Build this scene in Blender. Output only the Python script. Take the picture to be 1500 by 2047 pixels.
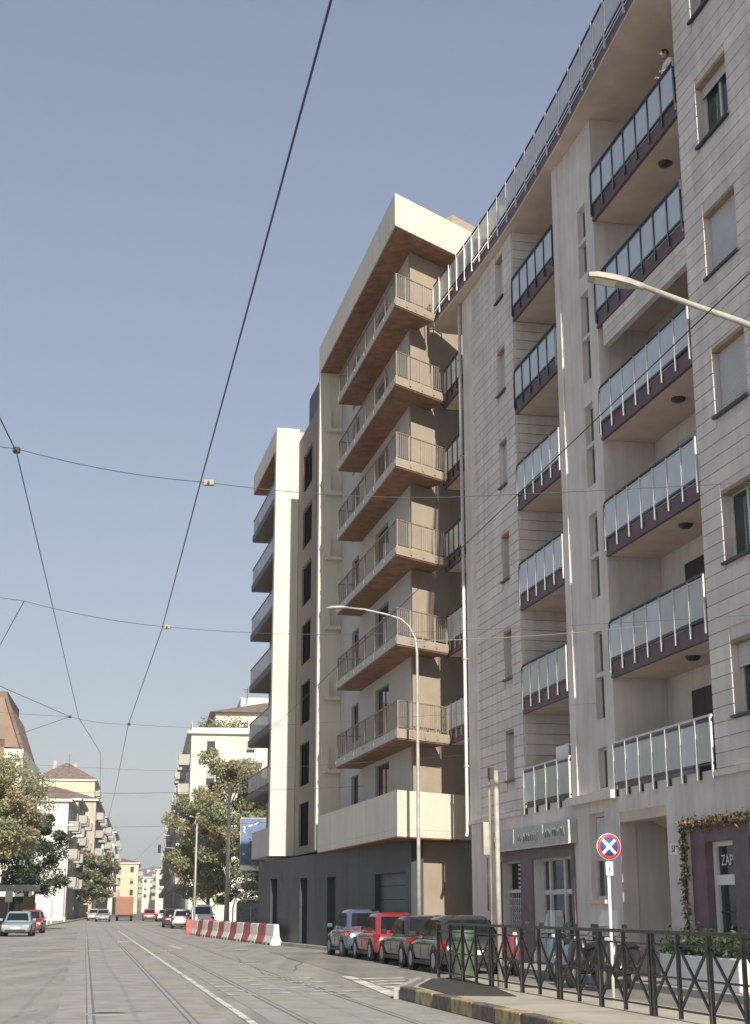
import bpy, bmesh, math, random
import numpy as np
from mathutils import Vector, Matrix
random.seed(7); rng = np.random.default_rng(11)
R = math.radians
scene = bpy.context.scene
for o in list(bpy.data.objects): bpy.data.objects.remove(o, do_unlink=True)
col = scene.collection

# ---------------------------------------------------------------- camera
cam = bpy.data.cameras.new('camera'); cam.sensor_fit = 'VERTICAL'; cam.sensor_height = 24.0
cam.lens = 24.0 * 2937.0 / 2047.0; cam.clip_end = 9000; cam.clip_start = 0.3
cam_o = bpy.data.objects.new('camera', cam); col.objects.link(cam_o)
cam_o.location = (0, 0, 1.6); cam_o.rotation_euler = (math.pi / 2 + math.atan(791.5 / 2937.0), 0, 0)
scene.camera = cam_o
# ---------------------------------------------------------------- sky, sun, exposure
SUN_EL = 29.0; SUN_AZ = 11.4          # light travels 11.4 deg left of +Y, 29 deg down
world = bpy.data.worlds.new('World'); scene.world = world; world.use_nodes = True
wn = world.node_tree.nodes; wl = world.node_tree.links
bg = wn['Background']; sky = wn.new('ShaderNodeTexSky'); sky.sky_type = 'NISHITA'; sky.sun_disc = False
sky.sun_elevation = R(SUN_EL); sky.sun_rotation = R(180.0 - SUN_AZ)
sky.air_density = 1.3; sky.dust_density = 1.2; sky.ozone_density = 2.5; sky.altitude = 250
hs = wn.new('ShaderNodeHueSaturation'); hs.inputs['Saturation'].default_value = 1.02; hs.inputs['Hue'].default_value = 0.512
wl.new(sky.outputs[0], hs.inputs['Color']); gm = wn.new('ShaderNodeGamma'); gm.inputs['Gamma'].default_value = 0.5
wl.new(hs.outputs[0], gm.inputs[0]); tn = wn.new('ShaderNodeMix'); tn.data_type = 'RGBA'; tn.blend_type = 'MULTIPLY'; tn.inputs[0].default_value = 1; tn.inputs[7].default_value = (.985, .975, 1.02, 1)
wl.new(gm.outputs[0], tn.inputs[6]); wl.new(tn.outputs[2], bg.inputs['Color'])
bg.inputs['Strength'].default_value = 0.125
sun = bpy.data.lights.new('sun', 'SUN'); sun.energy = 3.5; sun.angle = R(0.5); sun.color = (1.0, 0.93, 0.80)
sun_o = bpy.data.objects.new('sun', sun); col.objects.link(sun_o)
_d = Vector((-math.sin(R(SUN_AZ)) * math.cos(R(SUN_EL)), math.cos(R(SUN_AZ)) * math.cos(R(SUN_EL)), -math.sin(R(SUN_EL))))
sun_o.rotation_euler = _d.to_track_quat('-Z', 'Y').to_euler(); sun_o.location = (20, -40, 60)
scene.view_settings.view_transform = 'Standard'; scene.view_settings.look = 'None'
scene.view_settings.exposure = 0.95; scene.view_settings.gamma = 1.0; scene.view_settings.use_curve_mapping = False
scene.render.resolution_x = 750; scene.render.resolution_y = 1024
scene.render.engine = 'CYCLES'

# ---------------------------------------------------------------- materials
MAT = {}
def mat(name, c, rough=0.8, var=0.12, scale=3.0, bump=0.0, bscale=40.0, metal=0.0, spec=0.4, streak=0.0, island=0.0, c2=None):
    if name in MAT: return MAT[name]
    m = bpy.data.materials.new(name); m.use_nodes = True; MAT[name] = m
    nt = m.node_tree; N = nt.nodes; L = nt.links; p = N['Principled BSDF']
    p.inputs['Roughness'].default_value = rough; p.inputs['Metallic'].default_value = metal
    p.inputs['Specular IOR Level'].default_value = spec
    tc = N.new('ShaderNodeTexCoord'); geo = N.new('ShaderNodeNewGeometry')
    no = N.new('ShaderNodeTexNoise'); no.inputs['Scale'].default_value = scale; no.inputs['Detail'].default_value = 6
    L.new(geo.outputs['Position'], no.inputs['Vector'])
    rp = N.new('ShaderNodeValToRGB'); e = rp.color_ramp.elements
    lo = tuple(max(0, x * (1 - var * 1.6)) for x in c); hi = tuple(min(1, x * (1 + var)) for x in (c2 or c))
    e[0].position = 0.3; e[0].color = (*lo, 1); e[1].position = 0.7; e[1].color = (*hi, 1)
    L.new(no.outputs[0], rp.inputs[0]); out = rp.outputs[0]
    if streak > 0:
        mp = N.new('ShaderNodeMapping'); mp.inputs['Scale'].default_value = (2.2, 2.2, 0.16)
        n2 = N.new('ShaderNodeTexNoise'); n2.inputs['Scale'].default_value = 1.6; n2.inputs['Detail'].default_value = 5
        L.new(geo.outputs['Position'], mp.inputs['Vector']); L.new(mp.outputs[0], n2.inputs['Vector'])
        r2 = N.new('ShaderNodeValToRGB'); q = r2.color_ramp.elements
        q[0].position = 0.32; q[0].color = (1 - streak, 1 - streak * .98, 1 - streak * .95, 1); q[1].position = 0.6; q[1].color = (1, 1, 1, 1)
        L.new(n2.outputs[0], r2.inputs[0])
        mx = N.new('ShaderNodeMix'); mx.data_type = 'RGBA'; mx.blend_type = 'MULTIPLY'; mx.inputs[0].default_value = 1
        L.new(out, mx.inputs[6]); L.new(r2.outputs[0], mx.inputs[7]); out = mx.outputs[2]
    if island > 0:
        oi = N.new('ShaderNodeObjectInfo')
        ma = N.new('ShaderNodeMath'); ma.operation = 'ADD'; L.new(oi.outputs['Random'], ma.inputs[0]); L.new(geo.outputs['Random Per Island'], ma.inputs[1])
        mf = N.new('ShaderNodeMath'); mf.operation = 'FRACT'; L.new(ma.outputs[0], mf.inputs[0])
        mr = N.new('ShaderNodeMapRange'); mr.inputs[3].default_value = 1 - island; mr.inputs[4].default_value = 1 + island
        L.new(mf.outputs[0], mr.inputs[0])
        mx = N.new('ShaderNodeMix'); mx.data_type = 'RGBA'; mx.blend_type = 'MULTIPLY'; mx.inputs[0].default_value = 1
        L.new(out, mx.inputs[6]); L.new(mr.outputs[0], mx.inputs[7]); out = mx.outputs[2]
    L.new(out, p.inputs['Base Color'])
    if bump > 0:
        nb = N.new('ShaderNodeTexNoise'); nb.inputs['Scale'].default_value = bscale; nb.inputs['Detail'].default_value = 4
        L.new(geo.outputs['Position'], nb.inputs['Vector'])
        b = N.new('ShaderNodeBump'); b.inputs['Strength'].default_value = bump; b.inputs['Distance'].default_value = 0.02
        L.new(nb.outputs[0], b.inputs['Height']); L.new(b.outputs[0], p.inputs['Normal'])
    return m
def glass(name, tint, alpha, rough=0.04):
    m = mat(name, tint, rough, 0.05, 2.0, spec=0.5)
    m.node_tree.nodes['Principled BSDF'].inputs['Alpha'].default_value = alpha
    return m
def leafmat(name, c, trans=0.35):
    m = bpy.data.materials.new(name); m.use_nodes = True; MAT[name] = m
    nt = m.node_tree; N = nt.nodes; L = nt.links; p = N['Principled BSDF']; p.inputs['Roughness'].default_value = 0.6
    geo = N.new('ShaderNodeNewGeometry'); rp = N.new('ShaderNodeValToRGB'); e = rp.color_ramp.elements
    e[0].color = (c[0] * .5, c[1] * .55, c[2] * .5, 1); e[1].color = (c[0] * 1.6, c[1] * 1.4, c[2] * 1.3, 1)
    m2 = e.new(0.55); m2.color = (*c, 1)
    L.new(geo.outputs['Random Per Island'], rp.inputs[0])
    no = N.new('ShaderNodeTexNoise'); no.inputs['Scale'].default_value = 0.5; L.new(geo.outputs['Position'], no.inputs['Vector'])
    r2 = N.new('ShaderNodeValToRGB'); q = r2.color_ramp.elements
    q[0].position = .35; q[0].color = (.8, .95, .8, 1); q[1].position = .68; q[1].color = (1.22, 1.06, .9, 1)
    L.new(no.outputs[0], r2.inputs[0])
    mx = N.new('ShaderNodeMix'); mx.data_type = 'RGBA'; mx.blend_type = 'MULTIPLY'; mx.inputs[0].default_value = 1
    L.new(rp.outputs[0], mx.inputs[6]); L.new(r2.outputs[0], mx.inputs[7])
    L.new(mx.outputs[2], p.inputs['Base Color'])
    tr = N.new('ShaderNodeBsdfTranslucent'); L.new(mx.outputs[2], tr.inputs['Color'])
    ms = N.new('ShaderNodeMixShader'); ms.inputs[0].default_value = trans
    L.new(p.outputs[0], ms.inputs[1]); L.new(tr.outputs[0], ms.inputs[2]); L.new(ms.outputs[0], N['Material Output'].inputs[0])
    return m
def asphalt(name, c):
    m = mat(name, c, 0.9, 0.10, 0.35, 0.35, 60, streak=0)
    nt = m.node_tree; N = nt.nodes; L = nt.links; p = N['Principled BSDF']
    src = p.inputs['Base Color'].links[0].from_socket; geo = [n for n in N if n.type == 'NEW_GEOMETRY'][0]
    def mul(src, tex, lo, hi, a, b):
        r = N.new('ShaderNodeValToRGB'); r.color_ramp.elements[0].position = a; r.color_ramp.elements[1].position = b
        r.color_ramp.elements[0].color = (lo, lo, lo, 1); r.color_ramp.elements[1].color = (hi, hi, hi, 1)
        L.new(tex, r.inputs[0]); mx = N.new('ShaderNodeMix'); mx.data_type = 'RGBA'; mx.blend_type = 'MULTIPLY'; mx.inputs[0].default_value = 1
        L.new(src, mx.inputs[6]); L.new(r.outputs[0], mx.inputs[7]); return mx.outputs[2]
    n1 = N.new('ShaderNodeTexNoise'); n1.inputs['Scale'].default_value = 45; n1.inputs['Detail'].default_value = 3
    L.new(geo.outputs['Position'], n1.inputs['Vector']); s = mul(src, n1.outputs[0], .80, 1.15, .35, .65)
    # long tyre-worn bands along the street
    mp = N.new('ShaderNodeMapping'); mp.inputs['Rotation'].default_value = (0, 0, R(-10.8)); mp.inputs['Scale'].default_value = (1.5, .03, 1)
    n2 = N.new('ShaderNodeTexNoise'); n2.inputs['Scale'].default_value = 1.0; n2.inputs['Detail'].default_value = 4
    L.new(geo.outputs['Position'], mp.inputs['Vector']); L.new(mp.outputs[0], n2.inputs['Vector']); s = mul(s, n2.outputs[0], .84, 1.08, .35, .62)
    v = N.new('ShaderNodeTexVoronoi'); v.feature = 'DISTANCE_TO_EDGE'; v.inputs['Scale'].default_value = .22
    nw = N.new('ShaderNodeTexNoise'); nw.inputs['Scale'].default_value = .9; L.new(geo.outputs['Position'], nw.inputs['Vector'])
    va = N.new('ShaderNodeVectorMath'); va.operation = 'MULTIPLY_ADD'; L.new(nw.outputs['Color'], va.inputs[0]); va.inputs[1].default_value = (2, 2, 2); L.new(geo.outputs['Position'], va.inputs[2])
    L.new(va.outputs[0], v.inputs['Vector']); s = mul(s, v.outputs['Distance'], .78, 1, .003, .010)
    L.new(s, p.inputs['Base Color']); return m

M = {}
def defmats():
    M['plaster'] = mat('grey_mauve_plaster', (.72, .665, .63), .9, .08, 1.0, .12, 60, streak=.16)
    M['board'] = mat('grey_cladding', (.72, .665, .63), .75, .07, 1.2, .05, 30, streak=.16, island=.07)
    M['soffit'] = mat('beige_soffit', (.64, .535, .45), .9, .08, 1.5, .1)
    M['purple'] = mat('purple_fascia', (.135, .088, .105), .6, .12, 3, streak=.15)
    M['purple_l'] = mat('purple_shop_plaster', (.20, .145, .165), .8, .12, 3, .1)
    M['navy'] = mat('navy_metal', (.025, .033, .055), .4, .1, 6)
    M['alu'] = mat('light_metal', (.62, .61, .58), .45, .08, 6)
    M['pane'] = glass('balcony_glass', (.60, .67, .71), .86, .12)  # pale blue base and high alpha imitate sky reflected in the panes
    M['pane_g'] = glass('greenish_balcony_glass', (.56, .60, .55), .72, .14)
    M['pane_r'] = glass('terrace_glass', (.56, .60, .58), .8, .12)
    M['pane_w'] = glass('wing_glass', (.06, .062, .066), .72, .15)
    M['wglass'] = glass('window_glass', (.05, .06, .065), .75, .03)
    M['dglass'] = mat('dark_glass', (.012, .014, .017), .05, .05, 2, spec=.6)
    M['slitglass'] = mat('slit_glass', (.006, .006, .007), .9, .05, 2, spec=.02)
    M['wing'] = mat('shade_darkened_wing_slab', (.15, .135, .125), .8, .1, 2)  # wing slabs and soffits darkened to hold the wing's shade in their colour
    M['dark'] = mat('dark_interior', (.02, .019, .018), .9)
    M['curtain'] = mat('pale_curtain', (.55, .57, .58), .9, .1, 4)
    M['shutter'] = mat('grey_roller_shutter', (.55, .55, .56), .6, .05, 2)
    M['bounce_tint'] = mat('bounce_tinted_lintel', (.33, .24, .16), .7, .15, 4)  # ochre tone of the window-head underside holds warm bounced light
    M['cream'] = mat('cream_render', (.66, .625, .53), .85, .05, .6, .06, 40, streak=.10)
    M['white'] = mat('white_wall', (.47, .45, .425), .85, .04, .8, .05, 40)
    M['brown'] = mat('brown_timber_soffit', (.24, .115, .055), .7, .25, 2.5, .1, 12)
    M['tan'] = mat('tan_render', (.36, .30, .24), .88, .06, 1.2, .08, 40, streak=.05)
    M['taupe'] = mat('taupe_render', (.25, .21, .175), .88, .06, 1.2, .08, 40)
    M['slate'] = mat('slate_cladding', (.046, .052, .062), .55, .12, .9, streak=.12)
    M['slate2'] = mat('slate_door', (.024, .026, .032), .45, .1, 1)
    M['rail'] = mat('brown_steel', (.22, .175, .13), .5, .1, 6)
    M['road'] = asphalt('asphalt', (.325, .307, .282))
    M['lane'] = asphalt('lane_asphalt', (.27, .25, .225))
    M['pave'] = mat('pavement_slabs', (.36, .335, .30), .9, .12, .8, .2, 30)
    M['plat'] = mat('platform_asphalt', (.44, .40, .33), .9, .14, 1.2, .25, 50)
    M['ground'] = mat('ground_asphalt', (.22, .21, .19), .95, .15, .05)
    M['steel'] = mat('rail_steel', (.55, .53, .50), .5, .1, 3, metal=.6)
    M['groove'] = mat('rail_groove', (.19, .178, .165), .9)
    M['setbed'] = mat('track_concrete', (.325, .31, .288), .9, .12, 1.5)
    M['paint'] = mat('worn_road_paint', (.64, .61, .56), .85, .35, 2.2)
    M['paint2'] = mat('faded_road_paint', (.50, .48, .44), .85, .3, 2.2)
    M['kyel'] = mat('yellow_kerb_paint', (.40, .32, .17), .85, .4, 5)
    M['kblk'] = mat('black_kerb_paint', (.16, .135, .11), .85, .3, 5)
    M['mat'] = mat('dark_blotch', (.052, .048, .043), .95, .05, 3)
    M['iron'] = mat('painted_iron', (.045, .047, .045), .45, .3, 8)
    M['green'] = mat('green_bin_paint', (.085, .115, .085), .5, .2, 8)
    M['pole'] = mat('galvanised_pole', (.42, .41, .38), .5, .12, 5, metal=.2)
    M['polebeige'] = mat('beige_pole', (.36, .34, .29), .6, .15, 5)
    M['polew'] = mat('white_pole', (.72, .71, .67), .5, .06, 5)
    M['wire'] = mat('wire', (.05, .055, .07), .5)
    M['wire_l'] = mat('pale_wire', (.30, .29, .28), .6)
    M['red'] = mat('red_sign', (.55, .05, .05), .4, .05)
    M['blue'] = mat('blue_sign', (.04, .09, .32), .4, .05)
    M['signw'] = mat('white_sign', (.82, .82, .80), .4, .03)
    M['bblue'] = mat('billboard_blue', (.12, .18, .30), .6, .15, 2)
    M['tyre'] = mat('tyre_rubber', (.016, .016, .017), .8, .1, 10)
    M['rim'] = mat('alloy_rim', (.45, .45, .46), .35, .1, 10, metal=.7)
    M['lampr'] = mat('red_lens', (.22, .012, .014), .15, .05)
    M['lampw'] = mat('clear_lens', (.42, .43, .45), .1, .05)
    M['trim'] = mat('black_trim', (.02, .02, .021), .55, .1, 6)
    M['barred'] = mat('red_barrier_plastic', (.40, .075, .065), .5, .2, 4)
    M['barwht'] = mat('white_barrier_plastic', (.76, .72, .64), .6, .12, 4)
    M['brick'] = mat('orange_brick', (.27, .19, .15), .9, .15, .6)
    M['fcream'] = mat('far_cream_render', (.66, .63, .52), .9, .06, .3, streak=.08)
    M['fyellow'] = mat('far_yellow_render', (.62, .55, .38), .9, .06, .3, streak=.08)
    M['fwhite'] = mat('far_white_render', (.72, .70, .65), .9, .06, .3, streak=.08)
    M['fpink'] = mat('far_pinkish_render', (.50, .42, .36), .9, .06, .3, streak=.08)
    M['tile'] = mat('roof_tiles', (.20, .145, .12), .9, .2, 1.5, .3, 10)
    M['fpane'] = mat('far_window_pane', (.05, .055, .06), .2, .1, 1)
    M['fbalc'] = mat('far_balcony', (.40, .385, .36), .8, .1, 1)
    M['bark'] = mat('plane_bark', (.40, .36, .29), .9, .35, 3, .4, 8)
    M['bark2'] = mat('dark_bark', (.12, .10, .08), .9, .3, 3, .4, 8)
    M['hill'] = mat('hill', (.10, .13, .12), .95, .2, .01)
    M['concrete'] = mat('concrete', (.36, .35, .33), .9, .12, 2, .2)
    M['skin'] = mat('skin', (.50, .30, .22), .6, .06, 20)
    M['hair'] = mat('dark_hair', (.012, .010, .009), .6)
    M['cloth'] = mat('white_cloth', (.74, .73, .72), .9, .06, 10)
    M['jeans'] = mat('dark_trousers', (.05, .06, .09), .9, .1, 10)
    M['ivy'] = leafmat('dry_ivy', (.18, .145, .085), .2)
    M['hedge'] = leafmat('hedge_leaf', (.06, .085, .045), .25)
    M['leafp'] = leafmat('plane_leaf', (.33, .325, .225), .38)
    M['leafg'] = leafmat('green_leaf', (.25, .26, .17), .35)
    M['leafd'] = leafmat('dark_leaf', (.055, .08, .05), .2)
defmats()
def paintmat(name, c, rough=.25):
    m = mat(name, c, rough, .05, 4, spec=.5); m.node_tree.nodes['Principled BSDF'].inputs['Coat Weight'].default_value = .6; return m

# ---------------------------------------------------------------- frames and mesh helpers
# street frame: x = n (to the right of the street), y = s (away along the street)
A1 = math.atan(.2153); A2 = math.atan(.1512); AR = math.atan(.1907)
ORG = {}
class MB:
    def __init__(self): self.v = []; self.f = []; self.sm = []
    def add(self, vs, fs, smooth=False):
        b = len(self.v); self.v += [tuple(p) for p in vs]; self.f += [tuple(i + b for i in f) for f in fs]; self.sm += [smooth] * len(fs); return self
    def box(self, x0, x1, y0, y1, z0, z1):
        return self.add([(x0, y0, z0), (x1, y0, z0), (x1, y1, z0), (x0, y1, z0), (x0, y0, z1), (x1, y0, z1), (x1, y1, z1), (x0, y1, z1)],
                 [(3, 2, 1, 0), (4, 5, 6, 7), (0, 1, 5, 4), (1, 2, 6, 5), (2, 3, 7, 6), (3, 0, 4, 7)])
    def prism(self, poly, z0, z1):
        ar = sum(poly[i][0] * poly[(i + 1) % len(poly)][1] - poly[(i + 1) % len(poly)][0] * poly[i][1] for i in range(len(poly)))
        if ar < 0: poly = poly[::-1]
        n = len(poly)
        return self.add([(x, y, z0) for x, y in poly] + [(x, y, z1) for x, y in poly],
                 [tuple(range(n))[::-1], tuple(range(n, 2 * n))] + [(i, (i + 1) % n, n + (i + 1) % n, n + i) for i in range(n)])
    def tube(self, pts, r, seg=8, cap=True):
        pts = [Vector(p) for p in pts]; rs = r if isinstance(r, (list, tuple)) else [r] * len(pts)
        vs = []; fs = []; prev = None
        for i, p in enumerate(pts):
            d = (pts[min(i + 1, len(pts) - 1)] - pts[max(i - 1, 0)]).normalized()
            if prev is None: u = d.orthogonal().normalized()
            else:
                u = prev - d * prev.dot(d); u = u.normalized() if u.length > 1e-6 else d.orthogonal().normalized()
            prev = u; w = d.cross(u)
            vs += [p + (u * math.cos(2 * math.pi * k / seg) + w * math.sin(2 * math.pi * k / seg)) * rs[i] for k in range(seg)]
        for i in range(len(pts) - 1):
            fs += [(i * seg + k, i * seg + (k + 1) % seg, (i + 1) * seg + (k + 1) % seg, (i + 1) * seg + k) for k in range(seg)]
        self.add(vs, fs, True)
        if cap:
            b = len(self.v) - len(vs)
            self.f += [tuple(b + k for k in range(seg))[::-1], tuple(b + (len(pts) - 1) * seg + k for k in range(seg))]; self.sm += [False] * 2
        return self
    def bar(self, p, q, w, h=None):          # square bar between two points
        h = h or w; p = Vector(p); q = Vector(q); d = (q - p).normalized()
        up = Vector((0, 0, 1)) if abs(d.z) < .95 else Vector((1, 0, 0))
        a = d.cross(up).normalized() * w / 2; b = a.cross(d).normalized() * h / 2
        vs = [p - a - b, p + a - b, p + a + b, p - a + b, q - a - b, q + a - b, q + a + b, q - a + b]
        return self.add(vs, [(3, 2, 1, 0), (4, 5, 6, 7), (0, 1, 5, 4), (1, 2, 6, 5), (2, 3, 7, 6), (3, 0, 4, 7)])
    def lathe(self, prof, seg=20, c=(0, 0, 0), axis='z', smooth=True):
        vs = []; n = len(prof)
        for k in range(seg):
            a = 2 * math.pi * k / seg; ca, sa = math.cos(a), math.sin(a)
            for r, h in prof:
                vs.append((c[0] + r * ca, c[1] + r * sa, c[2] + h) if axis == 'z' else (c[0] + h, c[1] + r * ca, c[2] + r * sa))
        fs = [(k * n + i, ((k + 1) % seg) * n + i, ((k + 1) % seg) * n + i + 1, k * n + i + 1) for k in range(seg) for i in range(n - 1)]
        return self.add(vs, fs, smooth)
    def mesh(self, name, m, org=(0, 0, 0)):
        me = bpy.data.meshes.new(name)
        me.from_pydata([(x - org[0], y - org[1], z - org[2]) for x, y, z in self.v], [], self.f)
        me.polygons.foreach_set('use_smooth', self.sm)
        bm = bmesh.new(); bm.from_mesh(me); bmesh.ops.recalc_face_normals(bm, faces=bm.faces); bm.to_mesh(me); bm.free()
        me.materials.append(m); me.update(); return me
    def build(self, name, m, parent, loc=None):
        org = loc or ORG[parent]
        o = bpy.data.objects.new(name, self.mesh(name, m, org)); col.objects.link(o)
        o.parent = parent; o.location = Vector(org) - Vector(ORG[parent]); ORG[o] = tuple(org); return o
    def top(self, name, m, a, org, **k):     # a thing that is one mesh, in frame of angle a
        o = bpy.data.objects.new(name, self.mesh(name, m, org)); col.objects.link(o)
        c, s = math.cos(a), math.sin(a)
        o.location = (org[0] * c - org[1] * s, org[0] * s + org[1] * c, org[2]); o.rotation_euler = (0, 0, a); ORG[o] = tuple(org)
        return tag(o, **k)
def tag(o, label=None, cat=None, group=None, kind=None):
    if label: o['label'] = label
    if cat: o['category'] = cat
    if group: o['group'] = group
    if kind: o['kind'] = kind
    return o
def root(name, a, org, label, cat, group=None, rz=None):
    """Empty at a thing's base. With rz the children are given in the thing's own axes about (0,0,0)."""
    o = bpy.data.objects.new(name, None); col.objects.link(o); o.empty_display_size = .3
    c, s = math.cos(a), math.sin(a)
    o.location = (org[0] * c - org[1] * s, org[0] * s + org[1] * c, org[2]); o.rotation_euler = (0, 0, a + (rz or 0))
    ORG[o] = tuple(org) if rz is None else (0, 0, 0)
    return tag(o, label, cat, group)
_bc = {}
def pc(name, parent, m, x0, x1, y0, y1, z0, z1):    # box piece; alike pieces share mesh data
    d = (round(x1 - x0, 3), round(y1 - y0, 3), round(z1 - z0, 3)); k = (d, m.name)
    if k not in _bc: _bc[k] = MB().box(-d[0] / 2, d[0] / 2, -d[1] / 2, d[1] / 2, -d[2] / 2, d[2] / 2).mesh(name, m)
    o = bpy.data.objects.new(name, _bc[k]); col.objects.link(o); o.parent = parent
    c = ((x0 + x1) / 2, (y0 + y1) / 2, (z0 + z1) / 2); o.location = Vector(c) - Vector(ORG[parent]); ORG[o] = c; return o
def copy_tree(o, parent=None):
    c = o.copy(); col.objects.link(c); c.parent = parent; ORG[c] = ORG.get(o, (0, 0, 0))
    for ch in list(o.children): copy_tree(ch, c)
    return c
def wall_open(mb, x0, x1, y0, y1, z0, z1, ops):      # wall slab x0..x1 with openings (y0,y1,z0,z1)
    ys = sorted({y0, y1, *[q for o in ops for q in o[:2]]}); ys = [y for y in ys if y0 <= y <= y1]
    for a, b in zip(ys[:-1], ys[1:]):
        cuts = sorted([(o[2], o[3]) for o in ops if o[0] <= a + 1e-6 and o[1] >= b - 1e-6]); z = z0
        for c, d in cuts:
            if c > z + 1e-6: mb.box(x0, x1, a, b, z, c)
            z = max(z, d)
        if z < z1 - 1e-6: mb.box(x0, x1, a, b, z, z1)
    return mb
def bevel(o, w=.01, seg=2):
    md = o.modifiers.new('bevel', 'BEVEL'); md.width = w; md.segments = seg; md.limit_method = 'ANGLE'; return o
def text_mesh(txt, size, m, depth=.004):
    cu = bpy.data.curves.new('t', 'FONT'); cu.body = txt; cu.size = size; cu.extrude = depth; cu.align_x = 'CENTER'; cu.align_y = 'CENTER'
    t = bpy.data.objects.new('t', cu); col.objects.link(t); dg = bpy.context.evaluated_depsgraph_get()
    me = bpy.data.meshes.new_from_object(t.evaluated_get(dg)); bpy.data.objects.remove(t, do_unlink=True)
    me.materials.clear(); me.materials.append(m); return me

# ================================================================ the setting
def sheet(mb, poly, z): mb.add([(x, y, z) for x, y in poly], [tuple(range(len(poly)))])
b = MB(); sheet(b, [(-4000, -300), (4000, -300), (4000, 6000), (-4000, 6000)], -.012)
b.top('ground', M['ground'], 0, (0, 0, 0), kind='structure')
b = MB(); sheet(b, [(-34, -10), (14, -10), (14, 128), (40, 128), (40, 142), (14, 142), (-2, 560), (-34, 560)], -.004)
road = b.top('road', M['road'], A1, (0, 0, 0), kind='structure')
# service lane and right pavement
lane = MB(); sheet(lane, [(8.9, -10), (11.9, -10), (11.9, 46.2), (11.6, 48), (11.42, 54), (10.8, 57), (8.2, 57), (7.3, 37), (8.4, 31.4), (8.9, 31.3)], .002)
lane.top('parking_lane', M['lane'], A1, (0, 0, 0), kind='structure')
b = MB(); b.prism([(11.9, 4), (13.6, 4), (15.5, 40), (15.5, 49), (13.6, 49.6), (11.75, 48.55), (10.13, 73), (9.9, 80), (9.6, 80), (10.25, 66), (10.8, 57.5), (11.42, 54), (11.6, 48), (11.9, 46.2)], 0, .13)
pavement = b.top('pavement', M['pave'], A1, (12, 4, 0), kind='structure')
for i in range(47):                                  # kerb stones of the right pavement
    s0 = 6 + i * 1.05
    if s0 < 45: pc('kerb_stone', pavement, M['concrete'], 11.74, 11.895, s0, s0 + 1.03, 0, .14)
b = MB(); b.prism([(-40, 60), (-8.6, 60), (-8.6, 560), (-40, 560)], 0, .13)
b.top('left_pavement', M['pave'], A2, (-8.6, 60, 0), kind='structure')
b = MB(); b.prism([(2.2, 150), (40, 150), (40, 560), (3.4, 560)], 0, .13)
b.top('far_right_pavement', M['pave'], A2, (5, 150, 0), kind='structure')
b = MB(); b.prism([(5.0, 100), (40, 100), (40, 126), (4.4, 126)], 0, .13)
b.top('corner_pavement', M['pave'], A2, (5, 100, 0), kind='structure')
# hills
b = MB(); n = 60; vs = []; fs = []
for i in range(n + 1):
    x = -1800 + i * 40; h = 62 + 22 * math.sin(i * .21 + 1.0) + 12 * math.sin(i * .71) + 8 * math.sin(i * 1.9)
    vs += [(x, 2300, -1), (x + 20, 2600, h * .75), (x, 3000, h), (x, 3600, -1)]
for i in range(n): fs += [(4 * i + k, 4 * i + 4 + k, 4 * i + 5 + k, 4 * i + 1 + k) for k in range(3)]
b.add(vs, fs, True); b.top('hills', M['hill'], 0, (0, 0, 0), kind='structure')

# tram tracks: rails with grooves, in the slightly different bearing of the tracks
tr = MB()
for c in (.9, 4.0): sheet(tr, [(c - 1.25, -5), (c + 1.25, -5), (c + 1.25, 260), (c - 1.25, 260)], .000)
track = tr.top('tram_track', M['setbed'], AR, (2.4, 0, 0), kind='structure')
for c in (.16, 1.62, 3.25, 4.78):
    MB().box(c - .035, c + .03, -5, 260, 0, .008).build('rail', M['steel'], track)
    MB().box(c + .032, c + .075, -5, 260, 0, .004).build('groove', M['groove'], track)
    MB().box(c - .060, c - .037, -5, 260, 0, .0035).build('joint', M['groove'], track)
# painted markings
mk = MB()
lines = MB(); sheet(lines, [(2.39, -5), (2.51, -5), (2.51, 110), (2.39, 110)], .006)
lines.top('lane_line', M['paint'], AR, (2.45, 0, 0), kind='structure')
zeb = MB()
def quad(mb, n0, n1, s0, s1, z=.006): sheet(mb, [(n0, s0), (n1, s0), (n1, s1), (n0, s1)], z)
for k in range(6): quad(zeb, 3.45 + k * .03, 4.0 - k * .02, 29.2 + k * 1.42, 29.55 + k * 1.42)
for k in range(5): quad(zeb, 4.35, 4.72, 29.6 + k * 1.6, 29.95 + k * 1.6)
for k in range(7): quad(zeb, 5.0 + .1 * (k % 2), 5.7, 29.0 + k * 1.25, 29.3 + k * 1.25)
for k in range(4): quad(zeb, 5.85, 6.2, 29.9 + k * 1.9, 30.4 + k * 1.9)
zeb.top('zebra_crossing', M['paint2'], A1, (4.5, 32, 0), kind='structure')
hz = MB(); sheet(hz, [(6.30, 27.6), (6.60, 27.6), (7.30, 36.4), (7.02, 36.4)], .007)
for k in range(6):
    s0 = 28.6 + k * 1.25; nn = 6.62 + (s0 - 27.6) * .08
    sheet(hz, [(nn + .05, s0), (nn + .05, s0 + .45), (8.35, s0 + 1.35 - .1 * k), (8.35, s0 + .9 - .1 * k)], .007)
hz.top('hatched_marking', M['paint'], A1, (7, 32, 0), kind='structure')
dz = MB()
for k in range(11): quad(dz, -2.2 + k * .95, -1.75 + k * .95, 59.6, 60.6, .007)
for k in range(9): quad(dz, .1 + k * .8, .45 + k * .8, 66.5, 67.2, .007)
quad(dz, .6, 2.6, 85.6, 86.6, .007); quad(dz, 3.4, 4.0, 74, 77, .007); quad(dz, 5.2, 5.5, 62, 68, .007)
dz.top('dashed_crossing', M['paint2'], A1, (2, 60, 0), kind='structure')
tl = MB()
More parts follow.
